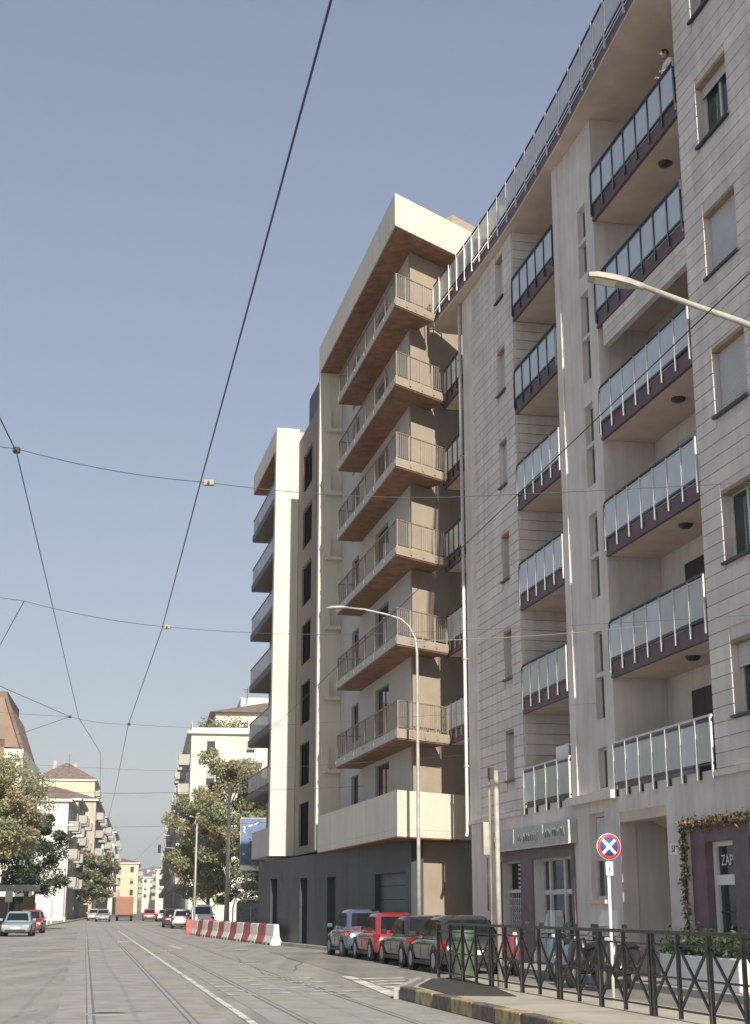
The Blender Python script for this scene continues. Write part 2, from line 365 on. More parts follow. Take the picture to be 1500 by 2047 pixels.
for pts in ([(-3.2, 20), (-2.6, 34), (-2.9, 47), (-1.9, 63)], [(6.4, 40), (7.6, 46), (8.3, 56)], [(5.6, 28), (5.4, 38), (6.3, 52)], [(-1.5, 24.2), (.6, 24.0), (2.6, 24.3)], [(-2.5, 22.8), (.2, 23.2)]):
    for (x0, y0), (x1, y1) in zip(pts[:-1], pts[1:]):
        m_ = 6
        for j in range(m_):
            a_, c_ = j / m_, (j + 1) / m_; w = .022
            f = lambda t: (x0 + (x1 - x0) * t + .06 * math.sin(t * 9 + x0), y0 + (y1 - y0) * t)
            p, q = f(a_), f(c_); sheet(tl, [(p[0] - w, p[1]), (p[0] + w, p[1]), (q[0] + w, q[1]), (q[0] - w, q[1])], .004)
tl.top('tar_seam', M['groove'], A1, (0, 30, 0), kind='structure')

# tram stop platform with painted kerb stones
b = MB(); b.prism([(6.56, 6), (9.0, 6), (9.0, 31.2), (7.75, 30.8), (6.56, 27.25)], 0, .205)
plat = b.top('tram_platform', M['plat'], A1, (7.5, 20, 0), kind='structure')
for i in range(18):
    s1 = 27.32 - i * 1.2
    o = MB().box(6.34, 6.555, s1 - 1.185, s1, 0, .225).build('kerb_stone', M['kblk'] if i % 2 == 0 else M['kyel'], plat, (6.45, s1 - .6, .11)); bevel(o, .02, 2)
for i in range(5):                                    # end kerb, slanting back
    t0, t1 = i / 5, (i + 1) / 5 - .006; P0 = Vector((6.40, 27.4)); P1 = Vector((7.72, 31.0)); d = (P1 - P0).normalized(); nn = Vector((-d.y, d.x)) * .15
    p, q = P0.lerp(P1, t0), P0.lerp(P1, t1)
    MB().prism([tuple(p), tuple(q), tuple(q + nn), tuple(p + nn)], 0, .212).build('kerb_stone', M['concrete'], plat)
for i in range(7):                                    # joints of the platform paving
    MB().box(6.6, 8.95, 10 + i * 2.6, 10.015 + i * 2.6, .2, .208).build('joint', M['groove'], plat)
MB().prism([(6.6, 24.55), (7.55, 24.1), (8.0, 26.9), (8.40, 30.5), (7.75, 30.45), (6.75, 27.6)], .206, .216).top('blotch_sheet', M['mat'], A1, (7.5, 27, .206),  # added sheet standing in for a retouched dark blotch, no real mat
    label='flat dark grey sheet added on the platform end in front of the green bin', cat='mat')

for (x, y, lab) in ((1.0, 24.6, 'round iron manhole cover between the rails of the left track'), (6.0, 46, 'round iron manhole cover near the zebra crossing')):
    mh = root('manhole_cover', A1, (x, y, .0), lab, 'manhole cover', rz=0)
    MB().lathe([(0, .006), (.29, .006), (.29, .0)], 24).build('lid', M['groove'], mh); MB().lathe([(.30, .005), (.36, .005), (.36, 0)], 24).build('ring', M['concrete'], mh)

# ================================================================ grey apartment building on the right
gb = root('apartment_building', A1, (13.1, 36, 0), 'tall grey apartment block with glass balconies and horizontal cladding on the right', 'building')
NF = 13.1
LV = [3.95 + 3.03 * k for k in range(6)]              # undersides of the balcony slabs
ROOF_Z = 22.12
Awin = [(25.43, 26.95, z, z + 1.45) for z in (5.28, 8.38, 11.5, 14.62, 17.75, 20.88)]
Dwin = [(41.4, 42.2, z, z + 1.42) for z in (5.22, 8.22, 11.24, 14.22, 17.25, 20.4)]
Bwin = [(34.05, 34.65, a, c) for a, c in ((4.42, 5.4), (6.1, 8.3), (9.15, 11.35), (12.1, 14.3), (14.95, 17.45), (17.95, 19.95))]
# walls of the upper floors
w = MB(); wall_open(w, NF, NF + .35, 18, 27.9, 4.3, 27, Awin); w.build('wall', M['plaster'], gb)
w = MB(); w.box(NF + .35, 24, 18, 27.88, 4.3, 27); w.build('core_wall', M['plaster'], gb)
w = MB(); wall_open(w, NF, NF + .3, 33.46, 36.1, 4.3, ROOF_Z, Bwin); w.box(NF + .3, 24, 33.47, 36.5, 4.3, ROOF_Z); w.box(NF - .045, NF + .3, 36.1, 36.5, 4.3, ROOF_Z); w.build('stair_tower_wall', M['plaster'], gb)
w = MB(); wall_open(w, NF, NF + .35, 40.5, 46.24, 4.3, ROOF_Z, Dwin); w.box(NF + .35, 24, 40.52, 46.23, 4.3, ROOF_Z); w.build('wall', M['plaster'], gb)
w = MB(); w.box(14.5, 24, 27.89, 33.45, 4.2, ROOF_Z); w.build('loggia_wall', M['plaster'], gb)
w = MB(); w.box(14.5, 24, 36.51, 40.49, 4.2, ROOF_Z); w.build('loggia_wall', M['plaster'], gb)
w = MB(); w.box(14.5, 24, 46.25, 49.2, .13, ROOF_Z); w.build('end_wall', M['plaster'], gb)
# horizontal cladding boards
PITCH = .302
def boards(y0, y1, z0, z1, ops, face):
    z = z0
    while z < z1 - .05:
        t = min(z + PITCH - .022, z1); cuts = sorted([(o[0], o[1]) for o in ops if o[2] < t - .02 and o[3] > z + .02]); y = y0
        for c, d in cuts + [(y1, y1)]:
            if c > y + .02: pc('cladding_board', gb, M['board'], face - .03, face - .001, y, c, z, t)
            y = d
        z += PITCH
boards(22.5, 27.9, 4.32, 25.3, [(o[0] - .0, o[1] + .0, o[2] - .06, o[3] + .05) for o in Awin], NF)
boards(40.5, 45.0, 4.32, ROOF_Z - .02, [(o[0], o[1], o[2] - .06, o[3] + .05) for o in Dwin], NF)
z = 4.32
while z < ROOF_Z - .1:                                # boards on the loggia side wall that faces down the street
    pc('side_board', gb, M['board'], NF + .02, 14.49, 40.472, 40.499, z, min(z + PITCH - .022, ROOF_Z)); z += PITCH
MB().box(NF - .03, NF + .1, 45.0, 46.2, 4.3, ROOF_Z - .02).build('end_pilaster', M['plaster'], gb)
# string course over the ground floor
for a, c in ((18, 27.9), (40.5, 46.3)): MB().box(NF - .09, NF + .02, a, c, 4.16, 4.29).build('string_course', M['plaster'], gb)
MB().box(NF - .2, NF + .02, 33.4, 36.6, 4.12, 4.32).build('string_course', M['plaster'], gb)

def window(o, parent, n, kind, lint=True):
    y0, y1, z0, z1 = o
    fr = MB(); f = .06; x0, x1 = n + .20, n + .26
    fr.box(x0, x1, y0, y0 + f, z0, z1); fr.box(x0, x1, y1 - f, y1, z0, z1); fr.box(x0, x1, y0 + f, y1 - f, z0, z0 + f); fr.box(x0, x1, y0 + f, y1 - f, z1 - f, z1)
    if y1 - y0 > 1: fr.box(x0 - .005, x1, (y0 + y1) / 2 - .04, (y0 + y1) / 2 + .04, z0 + f, z1 - f)
    wd = fr.build('window', M['alu'], parent)
    MB().box(n + .23, n + .236, y0 + f, y1 - f, z0 + f, z1 - f).build('pane', M['wglass'], wd)
    MB().box(n + .345, n + .349, y0, y1, z0, z1).build('room', M['dark'], wd)
    MB().box(n - .09, n + .2, y0 - .06, y1 + .06, z0 - .055, z0 + .0).build('sill', M['navy'], wd)
    if lint: MB().box(n - .02, n + .2, y0 + .001, y1 - .001, z1 - .04, z1 + .045).build('lintel', M['bounce_tint'], wd)
    if kind in ('curtain', 'half'):
        c = MB(); m_ = 16
        for (a, q) in ((y0 + .05, y0 + (y1 - y0) * .40), (y0 + (y1 - y0) * .55, y1 - .05)):
            pts = [(n + .29 + .02 * math.sin(i * 2.4), a + (q - a) * i / m_) for i in range(m_ + 1)]
            vs = [(x, y, z0 + .05) for x, y in pts] + [(x, y, z1 - .04) for x, y in pts]
            c.add(vs, [(i, i + 1, m_ + 2 + i, m_ + 1 + i) for i in range(m_)], True)
        c.build('curtain', M['curtain'], wd)
    if kind in ('closed', 'half', 'head'):
        zb = {'closed': z0 + .01, 'half': z1 - .5, 'head': z1 - .28}[kind]; s = MB(); z = zb
        while z < z1 - .01: s.box(n + .13, n + .15 , y0 + .01, y1 - .01, z, min(z + .048, z1)); z += .055
        s.box(n + .14, n + .152, y0 + .01, y1 - .01, zb, z1); s.build('roller_shutter', M['shutter'], wd)
    return wd
for o, k in zip(Awin, ('half', 'curtain', 'closed', 'closed', 'head', 'head')): window(o, gb, NF, k)
for o, k in zip(Dwin, ('open', 'open', 'open', 'closed', 'closed', 'closed')): window(o, gb, NF, k)
for y0, y1, z0, z1 in Bwin:
    fr = MB(); f = .045; x0, x1 = NF + .14, NF + .2; zm = (z0 + z1) / 2
    fr.box(x0, x1, y0, y0 + f, z0, z1); fr.box(x0, x1, y1 - f, y1, z0, z1); fr.box(x0, x1, y0 + f, y1 - f, z0, z0 + f); fr.box(x0, x1, y0 + f, y1 - f, z1 - f, z1)
    if z1 - z0 > 1.5: fr.box(NF + .02, x1, y0, y1, zm - .05, zm + .05)
    wd = fr.build('stair_window', M['alu'], gb); MB().box(NF + .16, NF + .168, y0 + f, y1 - f, z0 + f, z1 - f).build('pane', M['fpane'], wd)

# glass balconies
def glass_rail(parent, y0, y1, zf, np_, dark, n=NF, green=0, tall=1.0):
    """posts, panes and rails of a balcony front; zf = top of fascia"""
    pm = M['navy'] if dark else M['alu']; zt = zf + tall; st = (y1 - y0) / np_  # post colour changes by floor to imitate sky reflection in one metal
    for i in range(np_ + 1):
        y = min(max(y0 + i * st, y0 + .02), y1 - .02)
        pc('post', parent, pm, n - .075, n - .035, y - .02, y + .02, zf - .26, zt)
        pc('bracket', parent, M['navy'], n - .035, n + .02, y - .05, y + .05, zf - .24, zf - .10)
    for i in range(np_):
        pc('glass_pane', parent, M['pane_g'] if i in (green if isinstance(green, tuple) else ()) else M['pane'], n - .050, n - .040, y0 + i * st + .03, y0 + (i + 1) * st - .03, zf + .10, zt - .06)
    t = MB(); t.tube([(n - .05, y0, zt), (n - .05, y1 - .18, zt), (n - .05, y1 - .07, zt - .03), (n - .05, y1 - .015, zt - .11), (n - .05, y1, zt - .25), (n - .05, y1, zf - .2)], .034, 8); t.build('handrail', M['navy'], parent)
    MB().box(n - .065, n - .025, y0 + .02, y1 - .02, zf + .03, zf + .075).build('bottom_rail', M['navy'], parent)
    MB().box(n - .065, n - .025, y0 + .02, y1 - .02, zt - .09, zt - .06).build('upper_rail', M['alu'] if not dark else M['navy'], parent)
def soffit_lamp(parent, x, y, z):
    l = MB(); l.lathe([(.0, -.10), (.10, -.095), (.16, -.06), (.17, 0)], 14, (x, y, z)); l.build('ceiling_lamp', M['iron'], parent)
def balcony(y0, y1, k, np_, dark, lamp=True, beam=False, depth=1.38, far_end=False, green=0):
    z = LV[k]; s = MB(); s.box(NF + .03, NF + depth, y0, y1 - (.0 if not far_end else .05), z + .012, z + .34)
    bal = s.build('balcony', M['soffit'], gb)
    f = MB(); f.box(NF - .02, NF + .03, y0 + .005, y1, z + .06, z + .38); f.box(NF - .035, NF + .05, y0 + .005, y1 + .01, z - .005, z + .06)
    if far_end: f.box(NF + .03, NF + depth, y1 - .05, y1, z, z + .38)
    f.build('fascia', M['purple'], bal)
    glass_rail(bal, y0 + .03, y1 - .03, z + .38, np_, dark, green=green)
    if far_end:
        st = depth / 2
        for i in range(2): pc('glass_pane', bal, M['pane'], NF + .02 + i * st, NF + (i + 1) * st - .03, y1 - .06, y1 - .05, z + .48, z + 1.32)
        MB().tube([(NF - .05, y1 - .05, z + 1.38), (NF + depth, y1 - .05, z + 1.38)], .03, 8).build('handrail', M['navy'], bal)
    if lamp: soffit_lamp(bal, NF + (.60 if y0 < 30 else .7), y0 + (2.2 if y0 < 30 else 1.2), z + .012)
    if beam:
        for j in range(3): pc('beam_board', bal, M['board'], NF, NF + .16, y0 + .01, y1 - .35, z - .21 - j * .205, z - .02 - j * .205)
    return bal
GR = {1: (0, 1, 2, 4)}
for k in range(1, 6):
    balcony(27.91, 33.45, k, 7, k >= 4, beam=(k == 4), green=GR.get(k, 0))
    balcony(36.53, 40.44, k, 5, k >= 4, lamp=(k in (3, 4, 5)), green=(0, 1, 2, 3, 4) if k == 1 else 0)
for k in range(1, 6):
    balcony(46.33, 49.0, k, 4, k >= 3, lamp=False, far_end=True)
def low_balcony(y0, y1, np_, green):                  # first floor: railing fixed to the flush wall
    s = MB(); s.box(NF + .001, NF + 1.4, y0, y1, 3.9, 4.32); bal = s.build('balcony', M['plaster'], gb)
    zf = 4.36; st = (y1 - y0) / np_; n = NF
    for i in range(np_ + 1):
        y = min(max(y0 + i * st, y0 + .04), y1 - .02); pc('post', bal, M['alu'], n - .10, n - .05, y - .025, y + .025, zf - .22, zf + 1.02); pc('bracket', bal, M['trim'], n - .05, n, y - .06, y + .06, zf - .2, zf - .04)
    for i in range(np_): pc('glass_pane', bal, M['pane'] if i in green else M['pane_g'], n - .07, n - .06, y0 + i * st + .035, y0 + (i + 1) * st - .035, zf + .12, zf + .93)
    MB().box(n - .09, n - .04, y0, y1, zf + 1.02, zf + 1.07).build('handrail', M['alu'], bal)
    MB().box(n - .08, n - .045, y0, y1, zf + .93, zf + .99).build('upper_rail', M['navy'], bal)
    MB().box(n - .08, n - .045, y0, y1, zf + .05, zf + .09).build('bottom_rail', M['navy'], bal)
low_balcony(27.93, 33.44, 7, (1, 5)); low_balcony(36.53, 40.44, 4, (3,))
# doors at the back of the loggias
for k in range(0, 6):
    z = LV[k] + .34
    for (y0, y1, m_) in ((28.15, 29.0, M['dglass']), (30.6, 31.9, M['shutter'] if k in (2, 4) else M['dglass']), (37.4, 38.6, M['dglass'])):
        d = MB().box(14.44, 14.498, y0, y1, z + .02, z + 2.2).build('balcony_door', m_, gb)
        f = MB(); f.box(14.42, 14.49, y0 - .06, y0, z, z + 2.26); f.box(14.42, 14.49, y1, y1 + .06, z, z + 2.26); f.box(14.42, 14.49, y0, y1, z + 2.2, z + 2.26); f.build('frame', M['alu'], d)
# roof terrace slab, bowed towards the street, with its glass railing
edge = [(27.91, 12.27), (28.8, 12.33), (30.3, 12.42), (32.3, 12.55), (34.6, 12.70), (36.9, 12.80), (39, 12.86), (41, 12.88), (43, 12.85), (44.6, 12.79), (46.3, 12.70), (47.4, 12.64), (48.2, 12.62), (48.7, 12.70), (49.0, 12.92), (49.1, 13.3)]
b = MB(); b.prism([(x, y) for y, x in edge] + [(14.6, 49.1), (14.6, 27.91)], ROOF_Z, ROOF_Z + .06); terr = b.build('roof_terrace', M['soffit'], gb)
b = MB(); b.prism([(x + .02, y) for y, x in edge] + [(23.9, 49.1), (23.9, 27.93), (14.6, 27.93)], ROOF_Z + .06, ROOF_Z + .42); b.build('fascia', M['purple_l'], terr)
pts = []
for i in range(len(edge) - 1):
    (y0, x0), (y1, x1) = edge[i], edge[i + 1]; m_ = max(1, round(math.hypot(y1 - y0, x1 - x0) / 1.02))
    pts += [(x0 + (x1 - x0) * j / m_, y0 + (y1 - y0) * j / m_) for j in range(m_)]
pts.append((13.3, 49.1)); zt = ROOF_Z + 1.45
for i, (x, y) in enumerate(pts):
    MB().box(x - .09, x - .05, y - .022, y + .022, ROOF_Z + .10, zt).build('post', M['alu'], terr, (x, y, ROOF_Z + .8))
for (x0, y0), (x1, y1) in zip(pts[:-1], pts[1:]):
    g = MB(); a = Vector((x0 - .04, y0, 0)).lerp(Vector((x1 - .04, y1, 0)), .05); c = Vector((x0 - .04, y0, 0)).lerp(Vector((x1 - .04, y1, 0)), .95); zz = Vector((0, 0, 1))
    g.bar(a + zz * (ROOF_Z + .97), c + zz * (ROOF_Z + .97), .012, .80); g.build('glass_pane', M['pane_r'], terr)
for zz, h, m_ in ((zt, .05, 'navy'), (ROOF_Z + .50, .04, 'navy'), (ROOF_Z + .36, .035, 'navy')):
    t = MB(); t.tube([(x - .05, y, zz) for x, y in pts], h * .6, 6); t.build('handrail' if zz == zt else 'bottom_rail', M[m_], terr)
MB().box(14.7, 20, 30, 48, ROOF_Z + .42, ROOF_Z + 2.9).build('penthouse', M['plaster'], terr)
# drainpipe at the far corner
b = MB(); b.tube([(13.0, 46.33, ROOF_Z), (13.0, 46.33, 4.1), (12.97, 46.25, 3.92), (12.9, 46.05, 3.84)], .055, 10); dp = b.build('drainpipe', M['alu'], gb)
for z in (6, 9.5, 13, 16.5, 20): MB().box(12.93, 13.08, 46.26, 46.40, z, z + .05).build('pipe_clip', M['pole'], dp)

# ---------------- ground floor
gops = [(26.66, 29.66, .0, 3.26), (23.2, 26.1, 0, 3.2), (30.62, 33.42, 0, 3.78)]
w = MB(); wall_open(w, NF, NF + .4, 18, 33.46, .13, 4.29, [(a, c, max(d, .13), e) for a, c, d, e in gops]); w.build('ground_wall', M['plaster'], gb)
w = MB(); wall_open(w, NF + .005, NF + .35, 33.46, 36.5, .13, 4.3, [(34.4, 35.45, 1.8, 3.86)]); w.build('ground_wall', M['plaster'], gb)
w = MB(); wall_open(w, NF + .005, NF + .35, 36.5, 46.24, .13, 4.29, [(36.75, 39.95, .13, 2.95), (41.05, 42.95, .13, 2.92)]); w.build('ground_wall', M['plaster'], gb)
MB().box(NF + .7, 24, 36.2, 46.2, .13, 4.28).build('shop_core', M['dark'], gb)
MB().box(NF + 1.0, 24, 18, 30.0, .13, 4.28).build('shop_core', M['dark'], gb)
MB().box(NF + .36, 24, 33.46, 36.15, .13, 4.28).build('ground_core', M['plaster'], gb)
MB().box(NF + .4, 24, 30.0, 30.6, .13, 4.28).build('portal_wall', M['plaster'], gb)
# entrance portal: back wall, stepped concrete soffit, dark door
MB().box(15.4, 15.7, 30.61, 33.45, .13, 4.28).build('portal_back', M['plaster'], gb)
b = MB(); b.box(NF + .01, NF + .35, 30.62, 33.42, 3.55, 3.79); b.add([(NF + .35, 30.63, 3.78), (NF + .35, 33.41, 3.78), (15.39, 33.41, 2.95), (15.39, 30.63, 2.95), (NF + .35, 30.63, 3.8), (NF + .35, 33.41, 3.8), (15.39, 33.41, 3.2), (15.39, 30.63, 3.2)], [(3, 2, 1, 0), (4, 5, 6, 7), (0, 1, 5, 4), (1, 2, 6, 5), (2, 3, 7, 6), (3, 0, 4, 7)])
b.build('portal_soffit', M['soffit'], gb)
d = MB().box(15.33, 15.38, 31.0, 32.4, .14, 2.2).build('entrance_door', M['dglass'], gb)
f = MB(); f.box(15.30, 15.385, 30.92, 31.0, .14, 2.95); f.box(15.30, 15.385, 32.4, 32.48, .14, 2.95); f.box(15.30, 15.385, 31.0, 32.4, 2.2, 2.28); f.build('door_frame', M['alu'], d)
MB().box(15.33, 15.38, 31.0, 32.4, 2.28, 2.9).build('transom', M['dglass'], d)
# house number plate
hp = MB().box(NF - .02, NF, 30.08, 30.48, 2.70, 2.94).build('house_number', M['signw'], gb)
def wall_text(parent, txt, size, m_, n, y, z, name='lettering'):
    o = bpy.data.objects.new(name, text_mesh(txt, size, m_)); col.objects.link(o); o.parent = parent
    o.matrix_local = Matrix.Translation(Vector((n, y, z)) - Vector(ORG[parent])) @ Matrix(((0, 0, -1, 0), (-1, 0, 0, 0), (0, 1, 0, 0), (0, 0, 0, 1))); return o
wall_text(hp, '57', .2, M['navy'], NF - .025, 30.28, 2.82, 'numerals')
# tall ground-floor window of the stair tower
wd = MB().box(NF + .2, NF + .25, 34.4, 35.45, 1.8, 3.86).build('tall_window', M['fpane'], gb)
f = MB()
for y0, y1, z0, z1 in ((34.4, 34.48, 1.8, 3.86), (35.37, 35.45, 1.8, 3.86), (34.48, 35.37, 1.8, 1.88), (34.48, 35.37, 3.78, 3.86), (34.48, 35.37, 2.72, 2.78), (34.86, 34.9, 1.88, 2.72)): f.box(NF + .14, NF + .2, y0, y1, z0, z1)
f.build('window_frame', M['alu'], wd)
MB().box(NF + .16, NF + .19, 34.5, 35.35, 2.8, 3.76).build('blind', M['curtain'], wd)
MB().box(NF - .1, NF + .12, 34.32, 35.53, 1.70, 1.79).build('sill', M['soffit'], wd)
# far shop: sign box, purple frame, glazed door, lattice grille
sb = MB().box(NF - .24, NF, 36.36, 43.1, 3.2, 3.78).build('sign_box', mat('grey_sign', (.47, .475, .455), .6, .12, 3), gb)
b = MB(); r_ = random.Random(4); dk = mat('worn_lettering', (.20, .205, .20), .7, .2, 6)
def glyphs(y0, y1, z, h):                             # worn, no longer legible sign lettering
    y = y1
    while y > y0 + .1:
        wdt = r_.uniform(.13, .2)
        for j in range(r_.choice((2, 3, 3))):
            ang = r_.uniform(-.5, .5); cy = y - r_.uniform(.02, wdt - .03); l = h * r_.uniform(.35, .5)
            b.bar((NF - .245, cy - math.sin(ang) * l * .5, z - math.cos(ang) * l + .02), (NF - .245, cy + math.sin(ang) * l * .5, z + math.cos(ang) * l - .02), .008, .028)
        y -= wdt + .05
glyphs(38.6, 40.6, 3.50, .32); glyphs(36.55, 38.2, 3.52, .32); glyphs(42.5, 42.95, 3.45, .4)
b.build('worn_letters', dk, sb)
for y in (41.0, 38.4): MB().box(NF - .252, NF - .241, y - .03, y + .03, 3.22, 3.76).build('sign_seam', M['alu'], sb)
MB().box(NF - .25, NF - .23, 36.345, 43.1, 3.18, 3.215).build('sign_trim', M['alu'], sb)
b = MB(); b.box(NF - .05, NF + .02, 36.6, 43.0, 2.9, 3.2); b.box(NF - .05, NF + .02, 39.98, 41.03, .13, 2.9); b.box(NF - .05, NF + .02, 36.58, 36.74, .13, 2.9); b.box(NF - .05, NF + .02, 42.96, 43.1, .13, 2.9); b.build('shop_surround', M['purple_l'], gb)
d = MB().box(NF + .30, NF + .31, 36.76, 39.94, .14, 2.94).build('shop_glazing', M['wglass'], gb); f = MB()
for y0, y1, z0, z1 in ((36.76, 36.86, .14, 2.94), (38.0, 38.14, .14, 2.94), (39.2, 39.34, .14, 2.94), (39.82, 39.94, .14, 2.94), (36.86, 39.82, 2.84, 2.94), (36.86, 39.82, 1.95, 2.08), (36.86, 39.82, .14, .32)): f.box(NF + .24 - .004 * (z1 - z0), NF + .30, y0, y1, z0, z1)
f.build('shop_frame', M['alu'], d)
MB().box(NF + .55, NF + .56, 36.9, 37.9, .2, 1.9).build('display_panel', M['curtain'], d); MB().box(NF + .55, NF + .56, 38.3, 39.1, 2.1, 2.8).build('display_panel', M['curtain'], d)
g = MB(); g.box(NF + .30, NF + .32, 41.06, 42.94, .14, 2.9); g = g.build('grille_backing', M['dark'], gb); f = MB()
for i in range(10): f.box(NF + .2, NF + .215, 41.1 + i * .2, 41.12 + i * .2, .2, 2.0)
for i in range(9): f.box(NF + .202, NF + .213, 41.06, 42.94, .25 + i * .2, .27 + i * .2)
for i in range(9):
    for j in range(8): f.bar((NF + .207, 41.1 + i * .2, .26 + j * .2), (NF + .207, 41.3 + i * .2, .46 + j * .2), .014)
f.build('lattice', M['alu'], g); f = MB()
for i in range(6): f.box(NF + .19, NF + .22, 41.06, 42.0, 2.15 + i * .125, 2.2 + i * .125)
f.box(NF + .18, NF + .23, 41.06, 42.94, 2.02, 2.12); f.box(NF + .18, NF + .23, 41.06, 42.94, 2.86, 2.92); f.build('louvre', M['alu'], g)
# near shop: purple front, white door, ivy garland
b = MB(); b.box(NF + .10, NF + .4, 26.66, 29.66, 2.92, 3.26)
for y0, y1 in ((28.95, 29.66), (26.95, 27.66)): b.box(NF + .10, NF + .4, y0, y1, .13, 2.92)
b.build('shop_surround', M['purple_l'], gb)
for y0, y1 in ((27.66, 28.95), (26.1, 26.95), (23.2, 26.1)):
    if y1 == 26.95: y0 = 26.66
    d = MB().box(NF + .34, NF + .35, y0, y1, .14, 2.92).build('shop_door', M['wglass'], gb); f = MB()
    for a, c, z0, z1 in ((y0, y0 + .13, .14, 2.92), (y1 - .13, y1, .14, 2.92), (y0 + .13, y1 - .13, 2.82, 2.92), (y0 + .13, y1 - .13, 2.05, 2.25), (y0 + .13, y1 - .13, .14, .4)): f.box(NF + .27, NF + .34, a, c, z0, z1)
    f.build('door_frame', M['signw'], d)
    if y1 == 28.95:
        wall_text(d, 'ZAP', .30, M['signw'], NF + .325, 28.42, 2.53)
        MB().box(NF + .24, NF + .27, y0 + .05, y0 + .09, 1.0, 1.3).build('door_handle', M['alu'], d)
        MB().box(NF + .32, NF + .335, y0 + .14, y1 - .14, 1.5, 1.54).build('push_bar', M['iron'], d)
def leaves(mb, pts, size, flat=.5):
    pts = np.asarray(pts, float); n = len(pts); d1 = rng.normal(size=(n, 3)); d1 /= np.linalg.norm(d1, axis=1)[:, None]
    d2 = np.cross(d1, rng.normal(size=(n, 3))); d2 /= np.linalg.norm(d2, axis=1)[:, None]
    s = (size * rng.uniform(.6, 1.3, n))[:, None]; b0 = len(mb.v)
    v = np.stack([pts - d1 * s, pts + d2 * s * flat, pts + d1 * s, pts - d2 * s * flat], 1).reshape(-1, 3)
    mb.v += [tuple(p) for p in v]; mb.f += [(b0 + 4 * i, b0 + 4 * i + 1, b0 + 4 * i + 2, b0 + 4 * i + 3) for i in range(n)]; mb.sm += [False] * n
b = MB(); P_ = []
for i in range(900): P_.append((NF - .05 + rng.normal() * .05, rng.uniform(23.0, 29.75), 3.30 + rng.normal() * .06))
for i in range(700):
    z = rng.uniform(.3, 3.35); P_.append((NF - .04 + rng.normal() * .04, 29.72 + rng.normal() * .06, z))
leaves(b, P_, .05, .6)
ivy = b.top('ivy_garland', M['ivy'], A1, (NF, 29.7, .3), label='dry brown ivy garland trained around the purple shopfront', cat='climbing plant')

# ================================================================ cream modern building at the corner
wb = root('modern_building', A1, (10.79, 46.73, 0), 'cream modern apartment building with brown soffits and wraparound corner balconies', 'building')
NW = 10.79; C0 = Vector((NW, 46.73)); DB = Vector((.819, .574)); NB = Vector((-.574, .819))   # DB runs along the face turned to the camera, NB points inwards
def Bp(t, d=0): p = C0 + DB * t + NB * d; return (p.x, p.y)
def inner(d):                                         # corner of the outline set back by d
    t = (d + .574 * d) / .819; return Bp(t, d)
def ring(d0, d1, s_far, tb):                          # strip between two set-backs round the corner
    o0 = inner(d0) if d0 else tuple(C0); o1 = inner(d1)
    return [(NW + d0, s_far), o0, Bp(tb, d0), Bp(tb + .2, d1), o1, (NW + d1, s_far)]
ZL = [6.90, 9.98, 13.03, 16.13, 19.10, 22.04]
D = 1.0; W0 = NW + D; SF = 57.5; SE = 61.9
# upper walls
ops = []
for z in [4.05] + ZL:
    zf = z + .34; ops += [(52.37, 54.7, zf + .02, zf + 2.35), (57.93, 59.35, zf + .85 if z < 8 else zf + .02, zf + 2.35)]
w = MB(); wall_open(w, W0, W0 + .28, inner(D)[1] + .24, SE, 4.0, 25.06, ops); w.build('street_wall', M['white'], wb)
for (y0, y1, z0, z1) in ops:
    f = MB(); x0, x1 = W0 + .13, W0 + .18
    f.box(x0, x1, y0, y0 + .06, z0, z1); f.box(x0, x1, y1 - .06, y1, z0, z1); f.box(x0, x1, (y0 + y1) / 2 - .035, (y0 + y1) / 2 + .035, z0, z1); f.box(x0, x1, y0 + .06, y1 - .06, z1 - .06, z1)
    wd = f.build('french_window', M['navy'], wb); MB().box(W0 + .15, W0 + .16, y0, y1, z0, z1).build('pane', M['dglass'], wd)
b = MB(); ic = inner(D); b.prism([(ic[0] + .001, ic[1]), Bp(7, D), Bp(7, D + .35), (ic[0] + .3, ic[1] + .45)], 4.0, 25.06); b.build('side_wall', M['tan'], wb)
# roof slab with tall fascia, timber soffit
r = MB().prism([(NW, 62.17), tuple(C0), Bp(10), (20, 62.17)], 25.13, 26.39).build('roof', M['cream'], wb)
MB().prism([(NW + .04, 62.12), (NW + .04, 46.86), Bp(9.9, .05), (19.9, 62.1)], 25.07, 25.129).build('roof_soffit', M['brown'], r)
b = MB(); b.prism([Bp(4.2, .8), Bp(9, .8), Bp(9, 3.4), Bp(4.2, 3.4)], 26.39, 27.33); b.build('roof_cabin', M['tan'], r)
